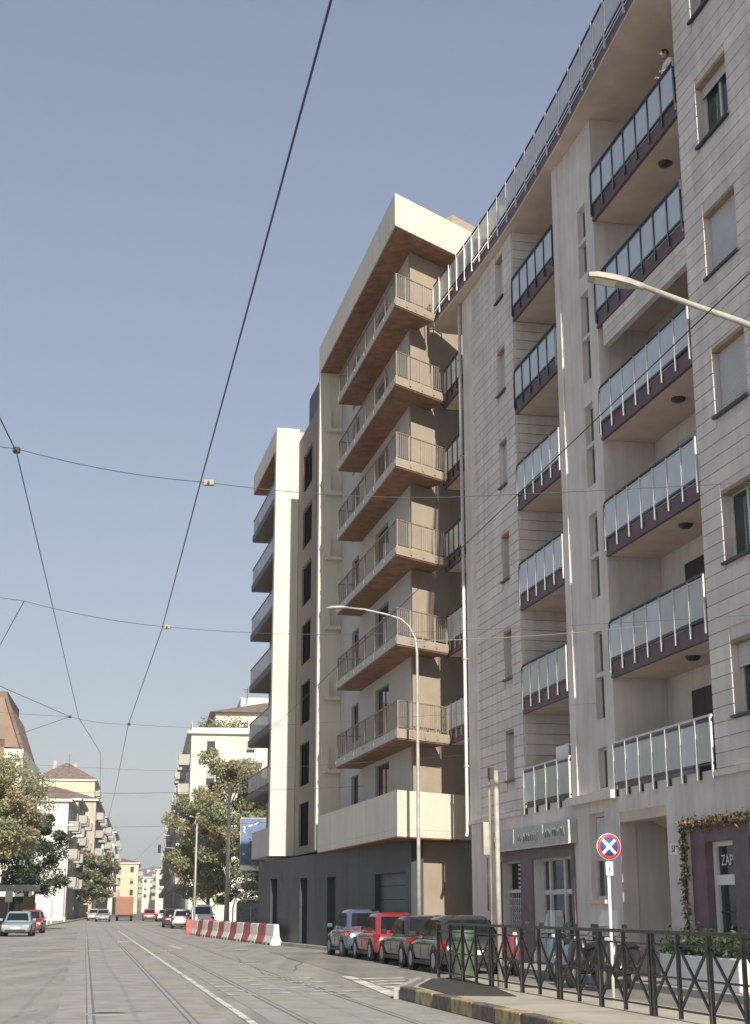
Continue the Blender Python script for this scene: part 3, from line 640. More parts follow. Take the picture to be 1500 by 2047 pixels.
# balconies
for k, z in enumerate(ZL):
    TB = 2.65 if k < 5 else 2.05
    s = MB().prism(ring(0, D, SF, TB), z + .05, z + .34).build('balcony', M['white'] , wb)
    MB().prism(ring(.035, D, SF - .04, TB), z, z + .049).build('balcony_soffit', M['brown'], s)
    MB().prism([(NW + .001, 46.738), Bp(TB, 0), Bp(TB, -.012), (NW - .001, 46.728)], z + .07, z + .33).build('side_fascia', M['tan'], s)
    zt = z + 1.27; zb_ = z + .43; e = .06; fs_ = SF - .08
    far = (NW + e, fs_); cor = inner(e); end = Bp(TB, e); xe = W0 - .01
    t = MB(); t.bar((*far, zt), (*cor, zt), .045, .035); t.bar((*cor, zt), (*end, zt), .045, .035); t.bar((NW + e, fs_, zt), (xe, fs_, zt), .045, .035); t.build('handrail', M['rail'], s)
    t = MB(); t.bar((*far, zb_), (*cor, zb_), .026, .026); t.bar((*cor, zb_), (*end, zb_), .026, .026); t.bar((NW + e, fs_, zb_), (xe, fs_, zb_), .026, .026); t.build('bottom_rail', M['rail'], s)
    L1 = far[1] - cor[1]
    for i in range(7):
        y = cor[1] + L1 * i / 6; o = MB(); o.box(NW - .026, NW - .004, y - .035, y + .035, z + .13, z + .26); o.bar((NW + e, y, z + .33), (NW + e, y, zt), .042, .042); o.build('post', M['rail'], s)
    for i in range(1, 5):
        p = Vector(cor).lerp(Vector(end), i / 4.0); o = MB(); q = p - NB * (e + .02); o.bar((q.x, q.y, z + .12), (q.x, q.y, z + .28), .06, .06); o.bar((p.x, p.y, z + .33), (p.x, p.y, zt), .042, .042); o.build('post', M['rail'], s)
    bl = MB(); m_ = int(L1 / .16)
    for i in range(m_): y = cor[1] + L1 * i / m_; bl.bar((NW + e, y, zb_), (NW + e, y, zt), .012)
    m_ = int((Vector(end) - Vector(cor)).length / .095)
    for i in range(m_): p = Vector(cor).lerp(Vector(end), i / m_); bl.bar((p.x, p.y, zb_), (p.x, p.y, zt), .018)
    for i in range(9): bl.bar((NW + e + .1 * i, fs_, zb_), (NW + e + .1 * i, fs_, zt), .012)
    tag(bl.build('balusters', M['rail'], s), kind='stuff')
# first-floor parapet
s = MB().prism(ring(0, D, 61.4, 4.3), 3.81, 4.04).build('terrace', M['cream'], wb)
MB().prism(ring(0, .18, 61.4, 4.3), 4.045, 5.27).build('parapet', M['cream'], s)
MB().prism(ring(0, .2, 61.4, 4.3)[:3] + ring(0, 1.8, 61.4, 4.3)[3:], 3.77, 3.805).build('terrace_soffit', M['brown'], s)
# fin wall closing the balconies, with a ledge and a panel on each floor
MB().box(NW, NW + 1.36, SE, SE + .34, 3.93, 25.12).build('fin_wall', M['cream'], wb)
for z in ZL:
    l = MB().box(NW + .28, W0 - .01, SE - .3, SE - .01, z + .21, z + .34).build('ledge', M['cream'], wb)
    MB().box(NW + .17, NW + .47, SE - .3, SE - .23, z + .34, z + 1.28).build('ledge_panel', M['cream'], l)
# wall with the column of tall slit windows
SN = 11.29; sl = [(66.73, 69.35, z, z + 1.95) for z in (4.34, 7.08, 9.94, 12.81, 15.67, 18.53, 21.40)]
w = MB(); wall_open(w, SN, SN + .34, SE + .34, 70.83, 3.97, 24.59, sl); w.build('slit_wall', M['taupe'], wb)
for y0, y1, z0, z1 in sl:
    wd = MB().box(SN + .12, SN + .16, y0, y1, z0, z1).build('slit_window', M['slitglass'], wb); f = MB()
    for i in range(3): f.box(SN + .09, SN + .12, y0 + (y1 - y0 - .04) * i / 2, y0 + (y1 - y0 - .04) * i / 2 + .04, z0, z1)
    f.build('mullion', M['slitglass'], wd)
MB().box(11.87, 18.3, SE + .35, 71.3, 24.35, 27.08).build('attic', M['slate'], wb)
MB().box(12.12, 20, SE + .02, 79.7, 4.0, 24.35).build('rear_core', M['taupe'], wb)
# pillar facing the camera and the far wing of balconies
WN = 10.13
MB().box(WN, SN + .02, 70.84, 71.34, 3.98, 25.30).build('pillar', M['cream'], wb)
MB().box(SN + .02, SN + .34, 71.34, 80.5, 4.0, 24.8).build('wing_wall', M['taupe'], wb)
r = MB().box(WN, 12.4, 71.35, 79.76, 24.23, 25.29).build('wing_roof', M['cream'], wb)
MB().box(WN + .03, SN + .01, 71.36, 79.72, 24.17, 24.228).build('wing_soffit', M['brown'], r)
for z in (7.07, 9.96, 12.93, 15.77, 18.56, 21.39):
    s = MB().box(WN, SN + .01, 71.35, 79.76, z + .05, z + .36).build('wing_balcony', M['wing'], wb)
    MB().box(WN + .02, SN + .01, 71.36, 79.72, z, z + .049).build('balcony_soffit', M['wing'], s)
    for i in range(5): pc('glass_pane', s, M['pane_w'], WN + .05, WN + .06, 71.38 + i * 1.67, 73.0 + i * 1.67, z + .42, z + 1.2)
    MB().box(WN + .03, WN + .08, 71.36, 79.74, z + 1.21, z + 1.26).build('handrail', M['rail'], s)
    pc('glass_pane', s, M['pane_w'], WN + .09, SN - .05, 79.70, 79.71, z + .42, z + 1.2)
    MB().box(WN + .03, SN, 79.69, 79.74, z + 1.21, z + 1.26).build('handrail', M['rail'], s)
    for y in (73.3, 76.5): MB().box(SN - .02, SN + .015, y, y + 1.7, z + .37, z + 2.3).build('wing_window', M['dglass'], s)
s = MB().box(WN, WN + .17, 71.35, 77.3, 4.05, 5.33).build('wing_parapet', M['white'], wb); MB().box(WN, SN, 71.35, 77.3, 4.0, 4.049).build('wing_terrace', M['white'], s)
# dark ground floor: wall along the street, slightly skewed, with recessed doors and a garage door
g0 = Vector((11.70, 48.64)); g1 = Vector((10.13, 73.04)); gd = (g1 - g0).normalized(); gn = Vector((gd.y, -gd.x)); GL = 25.4
def skew(mb):
    mb.v = [tuple((*(g0 + gd * y + gn * x), z)) for x, y, z in mb.v]; return mb
gops = [(21.0, 22.5, .03, 2.92), (14.94, 16.36, .03, 2.84), (10.05, 11.45, .03, 2.80), (.62, 4.4, .03, 2.76)]
skew(wall_open(MB(), 0, .42, 0, GL, .0, 3.765, gops)).build('ground_wall', M['slate'], wb)
for i, (y0, y1, z0, z1) in enumerate(gops):
    if i < 3: d = skew(MB().box(.29, .34, y0, y1, z0, z1)).build('recessed_door', M['slate2'], wb); skew(MB().box(.27, .29, (y0 + y1) / 2 - .03, (y0 + y1) / 2 + .03, z0, z1)).build('door_seam', M['dark'], d)
    else:
        d = skew(MB().box(.2, .26, y0, y1, z0, z1)).build('garage_door', mat('garage_door_grey', (.085, .10, .115), .5, .08, 1), wb)
        for j in range(1, 6): skew(MB().box(.196, .202, y0, y1, z0 + j * .46, z0 + j * .46 + .02)).build('door_joint', M['dark'], d)
for j in range(1, 8):                                 # joints between the cladding courses
    zz = .1 + j * .46
    for a, c in ((4.45, 10.0), (11.5, 14.9), (16.4, 20.95)): skew(MB().box(-.004, .01, a, c, zz, zz + .016)).build('cladding_joint', M['slate2'], wb)
for y in (6.5, 8.3, 13.5, 18.4, 19.9): skew(MB().box(-.003, .01, y, y + .016, .1, 3.8)).build('cladding_joint', M['slate2'], wb)
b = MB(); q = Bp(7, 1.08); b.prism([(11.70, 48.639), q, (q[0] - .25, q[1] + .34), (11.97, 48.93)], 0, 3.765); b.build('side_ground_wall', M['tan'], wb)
b = MB(); b.prism([(12.15, 49.2), (13.8, 50.4), (20, 56), (20, 79), (10.85, 73.4), (11.0, 62.5)], .0, 3.75); b.build('ground_core', M['slate'], wb)

# ================================================================ street furniture
# iron railing along the platform
fz = .205; ftop = 1.31
fen = root('platform_fence', A1, (8.0, 22, fz), 'dark green iron railing with crossed bars along the tram platform', 'fence')
ps = [30.9 - i * 1.9 for i in range(10)]
def fbox(name, x0, x1, y0, y1, z0, z1): return pc(name, fen, M['iron'], x0, x1, y0, y1, z0, z1)
MB().box(7.965, 8.035, ps[-1] - .05, 30.95, ftop - .045, ftop).build('top_rail', M['iron'], fen)
for i, s in enumerate(ps):
    fbox('post', 7.97, 8.03, s - .03, s + .03, fz, ftop - .045)
    if i % 2 == 0 and i: fbox('post', 7.975, 8.025, s - .13, s - .08, fz, ftop - .045)
for i in range(len(ps) - 1):
    y1, y0 = ps[i] - .03, ps[i + 1] + .03; ym = (y0 + y1) / 2
    fbox('mid_post', 7.975, 8.025, ym - .022, ym + .022, fz + .02, ftop - .045)
    for a, c in ((y0, ym - .022), (ym + .022, y1)):
        for z in (fz + .13, fz + .52, ftop - .18): fbox('cross_rail', 7.985, 8.015, a, c, z - .012, z + .012)
        for u, v in ((a, c), (c, a)): MB().bar((8.0, u, fz + .14), (8.0, v, ftop - .19), .026, .034).build('diagonal_bar', M['iron'], fen)
# litter bin
lb = root('litter_bin', A1, (8.50, 30.75, fz), 'round green metal litter bin at the far end of the platform', 'bin')
MB().lathe([(.0, .02), (.215, .02), (.23, .05), (.235, .72), (.232, .74)], 24, (8.50, 30.75, fz)).build('drum', M['green'], lb)
MB().lathe([(.238, .73), (.245, .74), (.245, .80), (.238, .81)], 24, (8.50, 30.75, fz)).build('band', mat('dark_green_paint', (.03, .07, .04), .5), lb)
MB().lathe([(.236, .80), (.236, .93), (.225, .95), (.15, .95), (.15, .80)], 24, (8.50, 30.75, fz)).build('lid', M['green'], lb)
for z in (.02, .36): MB().lathe([(.238, z), (.243, z + .01), (.243, z + .035), (.238, z + .045)], 24, (8.50, 30.75, fz)).build('hoop', M['green'], lb)
# slim stop pole with control box
sp_ = root('stop_pole', A1, (8.12, 26.9, fz), 'slim beige pole with a control box rising from the platform fence', 'pole')
MB().tube([(8.12, 26.9, fz), (8.12, 26.9, 4.1)], [.052, .045], 10).build('shaft', M['polebeige'], sp_)
MB().tube([(8.02, 27.02, fz), (8.02, 27.02, 3.95), (8.07, 26.96, 4.05)], .022, 8).build('conduit', M['polebeige'], sp_)
bevel(MB().box(7.86, 7.98, 26.92, 27.08, 2.55, 3.15).build('control_box', M['polebeige'], sp_), .01)
MB().tube([(7.96, 27.02, 1.55), (7.96, 27.02, 2.5)], .014, 6).build('cable', M['iron'], sp_)
MB().box(8.0, 8.08, 26.9, 27.04, 3.95, 4.16).build('cap', M['iron'], sp_)
# no-stopping sign
sg = root('no_stopping_sign', A1, (8.70, 22.75, fz), 'round blue no-stopping sign with red ring on a white post', 'sign')
MB().tube([(8.70, 22.75, fz), (8.70, 22.75, 2.72)], .026, 10).build('post', M['polew'], sg)
def disc(mb, r0, r1, y, h, seg=36): mb.lathe([(r0, 0), (r1, 0), (r1, h), (r0, h), (r0, 0)] if r0 > 0 else [(0, 0), (r1, 0), (r1, h), (0, h)], seg); mb.v = [(8.70 + a, y + c, 2.545 + d) for a, d, c in mb.v]; return mb
pl = disc(MB(), 0, .205, 22.69, .012).build('plate', M['signw'], sg)
disc(MB(), .150, .195, 22.684, .006).build('red_ring', M['red'], pl)
disc(MB(), 0, .148, 22.685, .005).build('blue_field', M['blue'], pl)
for sx in (-1, 1): MB().bar((8.70 - .105 * sx, 22.681 - .001 * sx, 2.545 - .105), (8.70 + .105 * sx, 22.681 - .001 * sx, 2.545 + .105), .006, .046).build('cross_stroke', M['signw'], pl)
a_ = MB().box(8.64, 8.76, 22.70, 22.71, 2.10, 2.31).build('arrow_plate', M['signw'], sg)
b = MB(); b.box(8.693, 8.707, 22.694, 22.699, 2.13, 2.2); b.add([(8.68, 22.694, 2.2), (8.72, 22.694, 2.2), (8.70, 22.694, 2.23)], [(0, 1, 2)]); b.build('arrow', M['trim'], a_)
# street lamps
LX, LY = 1.357, 46.94
sl_ = root('street_lamp', 0, (LX, LY, .002), 'tall pale street lamp with curved arm standing between the parked cars', 'street lamp')
MB().tube([(LX, LY, 0), (LX, LY, 4), (LX, LY, 9.54), (LX - .05, LY, 10.0), (LX - .24, LY, 10.4), (LX - .51, LY, 10.65), (LX - .92, LY, 10.79), (LX - 1.69, LY, 10.97), (LX - 2.28, LY, 11.03)], [.07, .06, .045, .042, .038, .034, .031, .029, .028], 10).build('pole', M['pole'], sl_)
MB().tube([(LX, LY, 0), (LX, LY, .9)], .085, 10).build('base', M['pole'], sl_)
h = MB(); h.tube([(LX - 2.23, LY, 11.04), (LX - 2.40, LY, 11.06), (LX - 2.75, LY, 11.04), (LX - 2.94, LY, 11.01)], [.05, .09, .10, .05], 10); h.v = [(x, y, 11.02 + (z - 11.02) * .6) for x, y, z in h.v]; h.build('lamp_head', M['pole'], sl_)
s2 = root('street_lamp', 0, (5.75, 18.2, 0), 'street lamp arm with flat beige head reaching in from the right edge', 'street lamp')
MB().tube([(5.75, 18.2, 0), (5.75, 18.2, 4), (5.75, 18.2, 7.7), (5.70, 18.2, 8.25), (5.52, 18.2, 8.68), (5.22, 18.2, 8.96), (4.85, 18.2, 9.13), (4.2, 18.2, 9.38), (3.42, 18.2, 9.70)], [.10, .09, .07, .06, .055, .05, .045, .04, .038], 12).build('pole', M['polebeige'], s2)
h = MB(); prof = [(3.52, .045, .05), (3.40, .10, .055), (3.2, .135, .06), (2.98, .135, .055), (2.86, .10, .035)]; vs = []
for x, wy, hz_ in prof:
    zc = 9.66 + (3.42 - x) * .20; vs += [(x, 18.2 - wy, zc - .03), (x, 18.2 + wy, zc - .03), (x, 18.2 + wy * .8, zc + hz_), (x, 18.2 - wy * .8, zc + hz_)]
fs = [(0, 1, 2, 3)] + [(4 * i + k, 4 * i + (k + 1) % 4, 4 * i + 4 + (k + 1) % 4, 4 * i + 4 + k) for i in range(4) for k in range(4)] + [(19, 18, 17, 16)]
h.add(vs, fs); hd = h.build('lamp_head', M['polebeige'], s2)
h = MB(); h.add([(x, 18.2 + sy * wy, 9.66 + (3.42 - x) * .20 - .036) for x, wy in ((3.22, .10), (2.94, .10)) for sy in (-1, 1)], [(0, 1, 3, 2)]); h.build('lens', mat('lamp_lens', (.62, .58, .48), .3), hd)
MB().tube([(3.60, 18.2, 9.62), (3.36, 18.2, 9.71)], .05, 10).build('collar', M['pole'], s2)
# white planter with a hedge
pt = root('planter', A1, (12.35, 27.6, .13), 'long white planter box with a low green hedge before the purple shop', 'planter')
b = MB(); b.box(12.1, 12.6, 25.4, 29.0, .13, .72); bevel(b.build('box', M['signw'], pt), .03); MB().box(12.15, 12.55, 25.45, 28.95, .70, .735).build('soil', M['bark2'], pt)
b = MB(); leaves(b, [(12.35 + rng.normal() * .14, rng.uniform(25.45, 28.95), .74 + abs(rng.normal()) * .17) for _ in range(2600)], .045, .6); b.build('hedge', M['hedge'], pt)

# ================================================================ vehicles
def loft(rings, smooth=True):
    n = len(rings[0]); b = MB(); vs = [p for r in rings for p in r]
    fs = [(i * n + k, i * n + (k + 1) % n, (i + 1) * n + (k + 1) % n, (i + 1) * n + k) for i in range(len(rings) - 1) for k in range(n)]
    b.add(vs, fs, smooth); b.add(rings[0], [tuple(range(n))[::-1]]); b.add(rings[-1], [tuple(range(n))]); return b
def make_wheel(parent, x, y, r, wd, side):
    t = MB(); t.lathe([(r * .62, -wd / 2), (r * .93, -wd / 2), (r, -wd * .33), (r, wd * .33), (r * .93, wd / 2), (r * .62, wd / 2)], 20, axis='x'); 
    t.v = [(a + x, c + y, d + r) for a, c, d in t.v]; w = t.build('wheel', M['tyre'], parent)
    q = MB(); q.lathe([(r * .64, wd * .36 * side), (r * .60, wd * .5 * side), (r * .2, wd * .40 * side), (0, wd * .43 * side)], 20, axis='x'); q.v = [(a + x, c + y, d + r) for a, c, d in q.v]; q.build('rim', M['rim'], w)
    return w
def car(name, label, cat, a, org, rz, paint, L=4.1, W=1.76, H=1.48, kind='hatch', group=None):
    """children in the car's own axes: x right, y forward"""
    c = root(name, a, org, label, cat, group, rz=rz); hw = W / 2; hl = L / 2; zb = .2; bl = H * .60 if kind != 'suv' else H * .58; hood = H * .52; tail = bl if kind != 'saloon' else H * .6
    # lower body
    rings = []
    for t, wf, zt, zl in ((-1, .80, .52 * H * .82, .34), (-.985, .88, .50 * H, .28), (-.95, .95, tail * .985, .22), (-.85, .99, tail, zb), (-.4, 1, bl, zb), (.1, 1, bl * .99, zb), (.36, 1, bl * .97, zb), (.55, .99, hood * 1.06, zb), (.80, .96, hood * .99, zb), (.93, .90, hood * .90, .22), (.985, .80, hood * .76, .27), (1, .70, hood * .66, .32)):
        w = hw * wf; y = t * hl; m_ = (zl + zt) / 2
        half = [(0, zl), (w * .86, zl), (w * .97, zl + .07), (w, m_), (w * .985, zt - .12 * (zt - zl)), (w * .90, zt - .01), (w * .5, zt + .02), (0, zt + .03)]
        rings.append([(x, y, z) for x, z in half] + [(-x, y, z) for x, z in half[-2:0:-1]])
    body = loft(rings).build('body', paint, c); sd_ = body.modifiers.new('sub', 'SUBSURF'); sd_.levels = sd_.render_levels = 1
    # cabin
    if kind == 'saloon': yb0, yb1, yt0, yt1 = -.72, .46, -.38, .12
    elif kind == 'suv': yb0, yb1, yt0, yt1 = -.95, .48, -.76, .10
    else: yb0, yb1, yt0, yt1 = -.95, .56, -.62, .06
    wb_, wt = hw * .90, hw * .70; zc = bl - .03; pr = []
    for t in (0, .35, .7, .92, 1):
        y0 = (yb0 + (yt0 - yb0) * t) * hl; y1 = (yb1 + (yt1 - yb1) * t) * hl; z = zc + (H - zc) * t; w = wb_ + (wt - wb_) * t ** 1.15
        if t == 1: y0 += .16; y1 -= .18; w -= .12
        pr.append((y0, y1, w, z))
    rr = []
    for y0, y1, w, z in pr:
        k = .12; rr.append([(-w + k, y0, z), (w - k, y0, z), (w, y0 + .16, z), (w + .015, (y0 + y1) / 2, z), (w, y1 - .2, z), (w - k, y1, z), (-w + k, y1, z), (-w, y1 - .2, z), (-w - .015, (y0 + y1) / 2, z), (-w, y0 + .16, z)])
    cab = loft(rr).build('cabin', paint, c); sd_ = cab.modifiers.new('sub', 'SUBSURF'); sd_.levels = sd_.render_levels = 1
    def lerp(t):
        for i in range(4):
            ts = (0, .35, .7, .92, 1)
            if ts[i] <= t <= ts[i + 1]: f = (t - ts[i]) / (ts[i + 1] - ts[i]); return [pr[i][k] + (pr[i + 1][k] - pr[i][k]) * f for k in range(4)]
    q0, q1 = lerp(.14), lerp(.80); e = .012
    g = MB(); g.add([(-q0[2] + .14, q0[1] + e, q0[3]), (q0[2] - .14, q0[1] + e, q0[3]), (q1[2] - .13, q1[1] + e, q1[3]), (-q1[2] + .13, q1[1] + e, q1[3])], [(0, 1, 2, 3)]); g.build('windscreen', M['dglass'], cab)
    g = MB(); g.add([(-q0[2] + .15, q0[0] - e, q0[3] + .03), (q0[2] - .15, q0[0] - e, q0[3] + .03), (q1[2] - .14, q1[0] - e, q1[3]), (-q1[2] + .14, q1[0] - e, q1[3])], [(0, 1, 2, 3)]); g.build('rear_window', M['dglass'], cab)
    for sx in (-1, 1):
        def P_(f, q): y0, y1 = q[0] + .26, q[1] - .32; return (sx * (q[2] + e + .012), y0 + (y1 - y0) * f, q[3])
        for f0, f1 in ((.0, .47), (.51, 1.0)): g = MB(); g.add([P_(f0, q0), P_(f1, q0), P_(f1, q1), P_(f0, q1)], [(0, 1, 2, 3)]); g.build('side_window', M['dglass'], cab)
    for sx in (-1, 1):
        for y in (-.61, .60): 
            make_wheel(c, sx * (hw - .10), y * hl, .31 if kind != 'suv' else .34, .2, sx)
            ar = MB(); ar.lathe([(.30, 0), (.375, 0), (.375, .01), (.30, .01)], 18, axis='x'); ar.v = [(p + sx * (hw - .008), q + y * hl, z + .32) for p, q, z in ar.v]; ar.build('wheel_arch', M['trim'], body)
        MB().box(sx * hw * .86 - .13, sx * hw * .86 + .02 * sx + .09, -hl * .985, -hl * .93, tail * .70, tail * .93).build('tail_light', M['lampr'], body)
        hd = MB(); hd.box(sx * hw * .68 - .16, sx * hw * .68 + .16, hl * .90, hl * .975, hood * .70, hood * .88); hd.build('headlight', M['lampw'], body)
        bevel(MB().box(sx * (hw + .06) - .09, sx * (hw + .06) + .09, hl * .30, hl * .30 + .1, bl + .02, bl + .15).build('wing_mirror', paint, body), .03)
        for y in (-.12, .25): MB().box(sx * hw - .012, sx * hw + .016, y * hl - .25, y * hl - .08, bl * .83, bl * .83 + .035).build('door_handle', M['trim'], body)
        for y in (-.36, .04, .42): MB().box(sx * hw * 1.001 - .004, sx * hw * 1.001 + .004, y * hl, y * hl + .012, .3, bl * .92).build('door_gap', M['trim'], body)
        MB().box(sx * hw - .01, sx * hw + .008, -.45 * hl, .45 * hl, .2, .29).build('sill_trim', M['trim'], body)
    MB().box(-hw * .82, hw * .82, -hl - .012, -hl * .93, .28, .42).build('rear_bumper', M['trim'], body)
    MB().box(-hw * .66, hw * .66, hl * .95, hl + .01, .24, .40).build('front_bumper', M['trim'], body)
    MB().box(-.26, .26, -hl - .02, -hl * .975, tail * .55, tail * .55 + .11).build('number_plate', M['signw'], body)
    MB().box(-.26, .26, hl * .99, hl + .022, .42, .53).build('number_plate', M['signw'], body)
    return c
P = paintmat
row = 'cars parked along the right kerb'
car('parked_car', 'black hatchback parked nearest beside the platform fence', 'car', A1, (10.45, 38.8, .002), 0, P('brown_grey_paint', (.035, .033, .031)), 4.05, 1.74, 1.42, 'hatch', row)
car('parked_car', 'black saloon parked between the nearest black car and the red one', 'car', A1, (10.66, 43.3, .002), 0, P('near_black_paint', (.022, .023, .024)), 4.2, 1.74, 1.40, 'saloon', row)
car('parked_car', 'red hatchback parked beyond the dark grey hatchback', 'car', A1, (10.70, 47.8, .002), 0, P('red_paint', (.27, .03, .04)), 3.8, 1.68, 1.46, 'hatch', row)
car('parked_car', 'blue-grey small car parked farthest along the right kerb', 'car', A1, (10.60, 52.1, .002), 0, P('bluegrey_paint', (.07, .10, .16)), 3.8, 1.62, 1.56, 'hatch', row)
# far cars
fl = 'cars parked along the left kerb'
car('parked_car', 'silver-blue saloon facing the camera at the left kerb', 'car', A2, (-7.35, 92.3, 0), math.pi, P('silver_blue_paint', (.28, .33, .38)), 4.4, 1.78, 1.42, 'saloon', fl)
car('parked_car', 'dull red car behind the silver-blue saloon', 'car', A2, (-7.45, 103.5, 0), math.pi, P('dull_red_paint', (.30, .06, .07)), 4.1, 1.74, 1.5, 'hatch', fl)
fr_ = 'cars waiting beyond the plastic barriers'
car('parked_car', 'white van-like car behind the red and white barrier block', 'car', A2, (4.1, 113, 0), 0, P('white_paint', (.72, .72, .70)), 4.4, 1.84, 1.85, 'suv', fr_)
car('parked_car', 'pale grey car left of the barrier block', 'car', A2, (3.0, 124, 0), 0, P('pale_grey_paint', (.5, .51, .52)), 4.2, 1.76, 1.5, 'hatch', fr_)
car('parked_car', 'dark plum car ahead of the pale grey car', 'car', A2, (2.4, 132, 0), 0, P('plum_paint', (.05, .025, .03)), 4.3, 1.78, 1.55, 'hatch', fr_)
fd = 'traffic far down the street'
for n_, s_, nm, cc, kd in ((.6, 196, 'faded red car far down the middle of the street', (.42, .10, .09), 'hatch'), (2.35, 190, 'small white car far down the street before the dark parked car', (.7, .7, .68), 'suv'), (4.3, 182, 'black car far down the street under the balconies', (.02, .02, .022), 'hatch'), (-5.0, 188, 'small grey car far down the left side of the street', (.3, .31, .33), 'hatch'), (-6.6, 205, 'pale car farthest down the left side of the street', (.6, .6, .58), 'hatch')):
    car('distant_car', nm, 'car', A2, (n_, s_, 0), 0 if n_ > 0 else math.pi, P('far_paint_%d' % s_, cc), 4.2, 1.76, 1.5, kd, fd)
# orange lorry
t = root('lorry', A2, (-2.6, 199, 0), 'boxy orange lorry far down the middle of the street', 'lorry', rz=0)
op = P('orange_paint', (.32, .16, .10), .6)
bevel(MB().box(-1.1, 1.1, -3, 1.6, .75, 3.0).build('cargo_box', op, t), .06); bevel(MB().box(-1.0, 1.0, 1.7, 3.2, .5, 2.4).build('cab', op, t), .1)
MB().box(-.9, .9, -2.9, 3.1, .5, .75).build('chassis', M['trim'], t); MB().box(-1.0, 1.0, -3.03, -3.0, .95, 2.8).build('rear_door', P('orange_door', (.27, .13, .08), .6), t)
for sx in (-1, 1):
    for y in (-1.9, 2.3): make_wheel(t, sx * .9, y, .45, .28, sx)
    MB().box(sx * .85 - .12, sx * .85 + .12, -3.05, -3.0, .55, .72).build('tail_light', M['lampr'], t)

def scooter(label, a, org, rz, paint, screen=True, topbox=False, group='scooters parked behind the fence'):
    c = root('scooter', a, org, label, 'scooter', group, rz=rz)
    for y in (-.62, .66):
        w = MB(); w.lathe([(.13, -.05), (.22, -.06), (.26, -.03), (.26, .03), (.22, .06), (.13, .05)], 18, axis='x'); w.v = [(p, q + y, z + .26) for p, q, z in w.v]; w = w.build('wheel', M['tyre'], c)
        h = MB(); h.lathe([(0, -.04), (.14, -.045), (.14, .045), (0, .04)], 14, axis='x'); h.v = [(p, q + y, z + .26) for p, q, z in h.v]; h.build('hub', M['rim'], w)
    def shell(st): return loft([[(x * w, y, z0 + (z1 - z0) * f) for x, f in ((-.6, 0), (.6, 0), (1, .35), (.9, .8), (.5, 1), (-.5, 1), (-.9, .8), (-1, .35))] for y, w, z0, z1 in st])
    shell([(-.95, .06, .62, .74), (-.8, .15, .48, .80), (-.45, .19, .32, .82), (-.1, .17, .30, .74), (.02, .12, .28, .45)]).build('rear_body', paint, c)
    shell([(-.88, .10, .79, .84), (-.6, .15, .80, .90), (-.2, .14, .78, .87), (.0, .10, .74, .80)]).build('seat', M['trim'], c)
    shell([(-.1, .14, .26, .34), (.3, .15, .26, .33), (.42, .12, .28, .42)]).build('floorboard', M['trim'], c)
    loft([[(x * w, y0 + abs(x) * -.06, z) for x in (-1, -.5, 0, .5, 1)] + [(x * w, y0 + .06 - abs(x) * .06, z) for x in (1, .5, 0, -.5, -1)] for z, w, y0 in ((.34, .16, .42), (.6, .21, .44), (.85, .20, .36), (1.0, .12, .32))]).build('leg_shield', paint, c)
    shell([(.36, .06, .36, .5), (.62, .09, .44, .56), (.86, .07, .36, .48)]).build('front_mudguard', paint, c)
    b = MB(); b.tube([(0, .36, .95), (0, .66, .28)], .03, 8); b.build('fork', M['iron'], c)
    b = MB(); b.tube([(-.34, .18, 1.02), (-.16, .30, 1.05), (.16, .30, 1.05), (.34, .18, 1.02)], .018, 8); hb = b.build('handlebar', M['iron'], c)
    for sx in (-1, 1): MB().tube([(sx * .2, .28, 1.05), (sx * .32, .25, 1.22)], .008, 6).build('mirror_stem', M['iron'], hb); bevel(MB().box(sx * .32 - .06, sx * .32 + .06, .235, .255, 1.2, 1.28).build('mirror', M['trim'], hb), .015)
    bevel(MB().box(-.06, .06, .36, .43, .93, 1.03).build('headlight', M['lampw'], c), .03); bevel(MB().box(-.08, .08, -.98, -.93, .64, .74).build('tail_light', M['lampr'], c), .02)
    if screen:
        g = MB(); g.add([(x * w, .38 - h * .25, 1.05 + h) for h, w in ((0, .2), (.25, .22), (.5, .17)) for x in (-1, -.4, .4, 1)], [(r * 4 + k, r * 4 + k + 1, r * 4 + k + 5, r * 4 + k + 4) for r in range(2) for k in range(3)], True); g.build('windscreen', glass('screen_glass', (.40, .46, .50), .14), c)
    if topbox: bevel(MB().box(-.2, .2, -1.12, -.75, .92, 1.22).build('top_box', M['trim'], c), .05)
    MB().tube([(.12, -.3, .3), (.2, -.1, .02)], .014, 6).build('stand', M['iron'], c); MB().tube([(.17, -.25, .36), (.19, -.85, .40)], .045, 8).build('exhaust', M['rim'], c)
scooter('dull blue scooter with clear windscreen in front of the shop door', A1, (11.55, 33.6, .0), 2.6, P('dull_blue_paint', (.08, .115, .165)), True, False)
scooter('black scooter with a top box parked nearest the sign post', A1, (11.15, 30.7, .0), 2.35, P('black_paint', (.015, .015, .017)), False, True)
scooter('charcoal scooter with windscreen beside the black scooter', A1, (11.35, 29.4, .0), 2.3, P('charcoal_paint', (.025, .026, .028)), True, False)
scooter('dull red scooter behind the fence near the beige pole', A1, (11.3, 36.2, .0), 2.9, P('maroon_paint', (.17, .035, .04)), False, False)

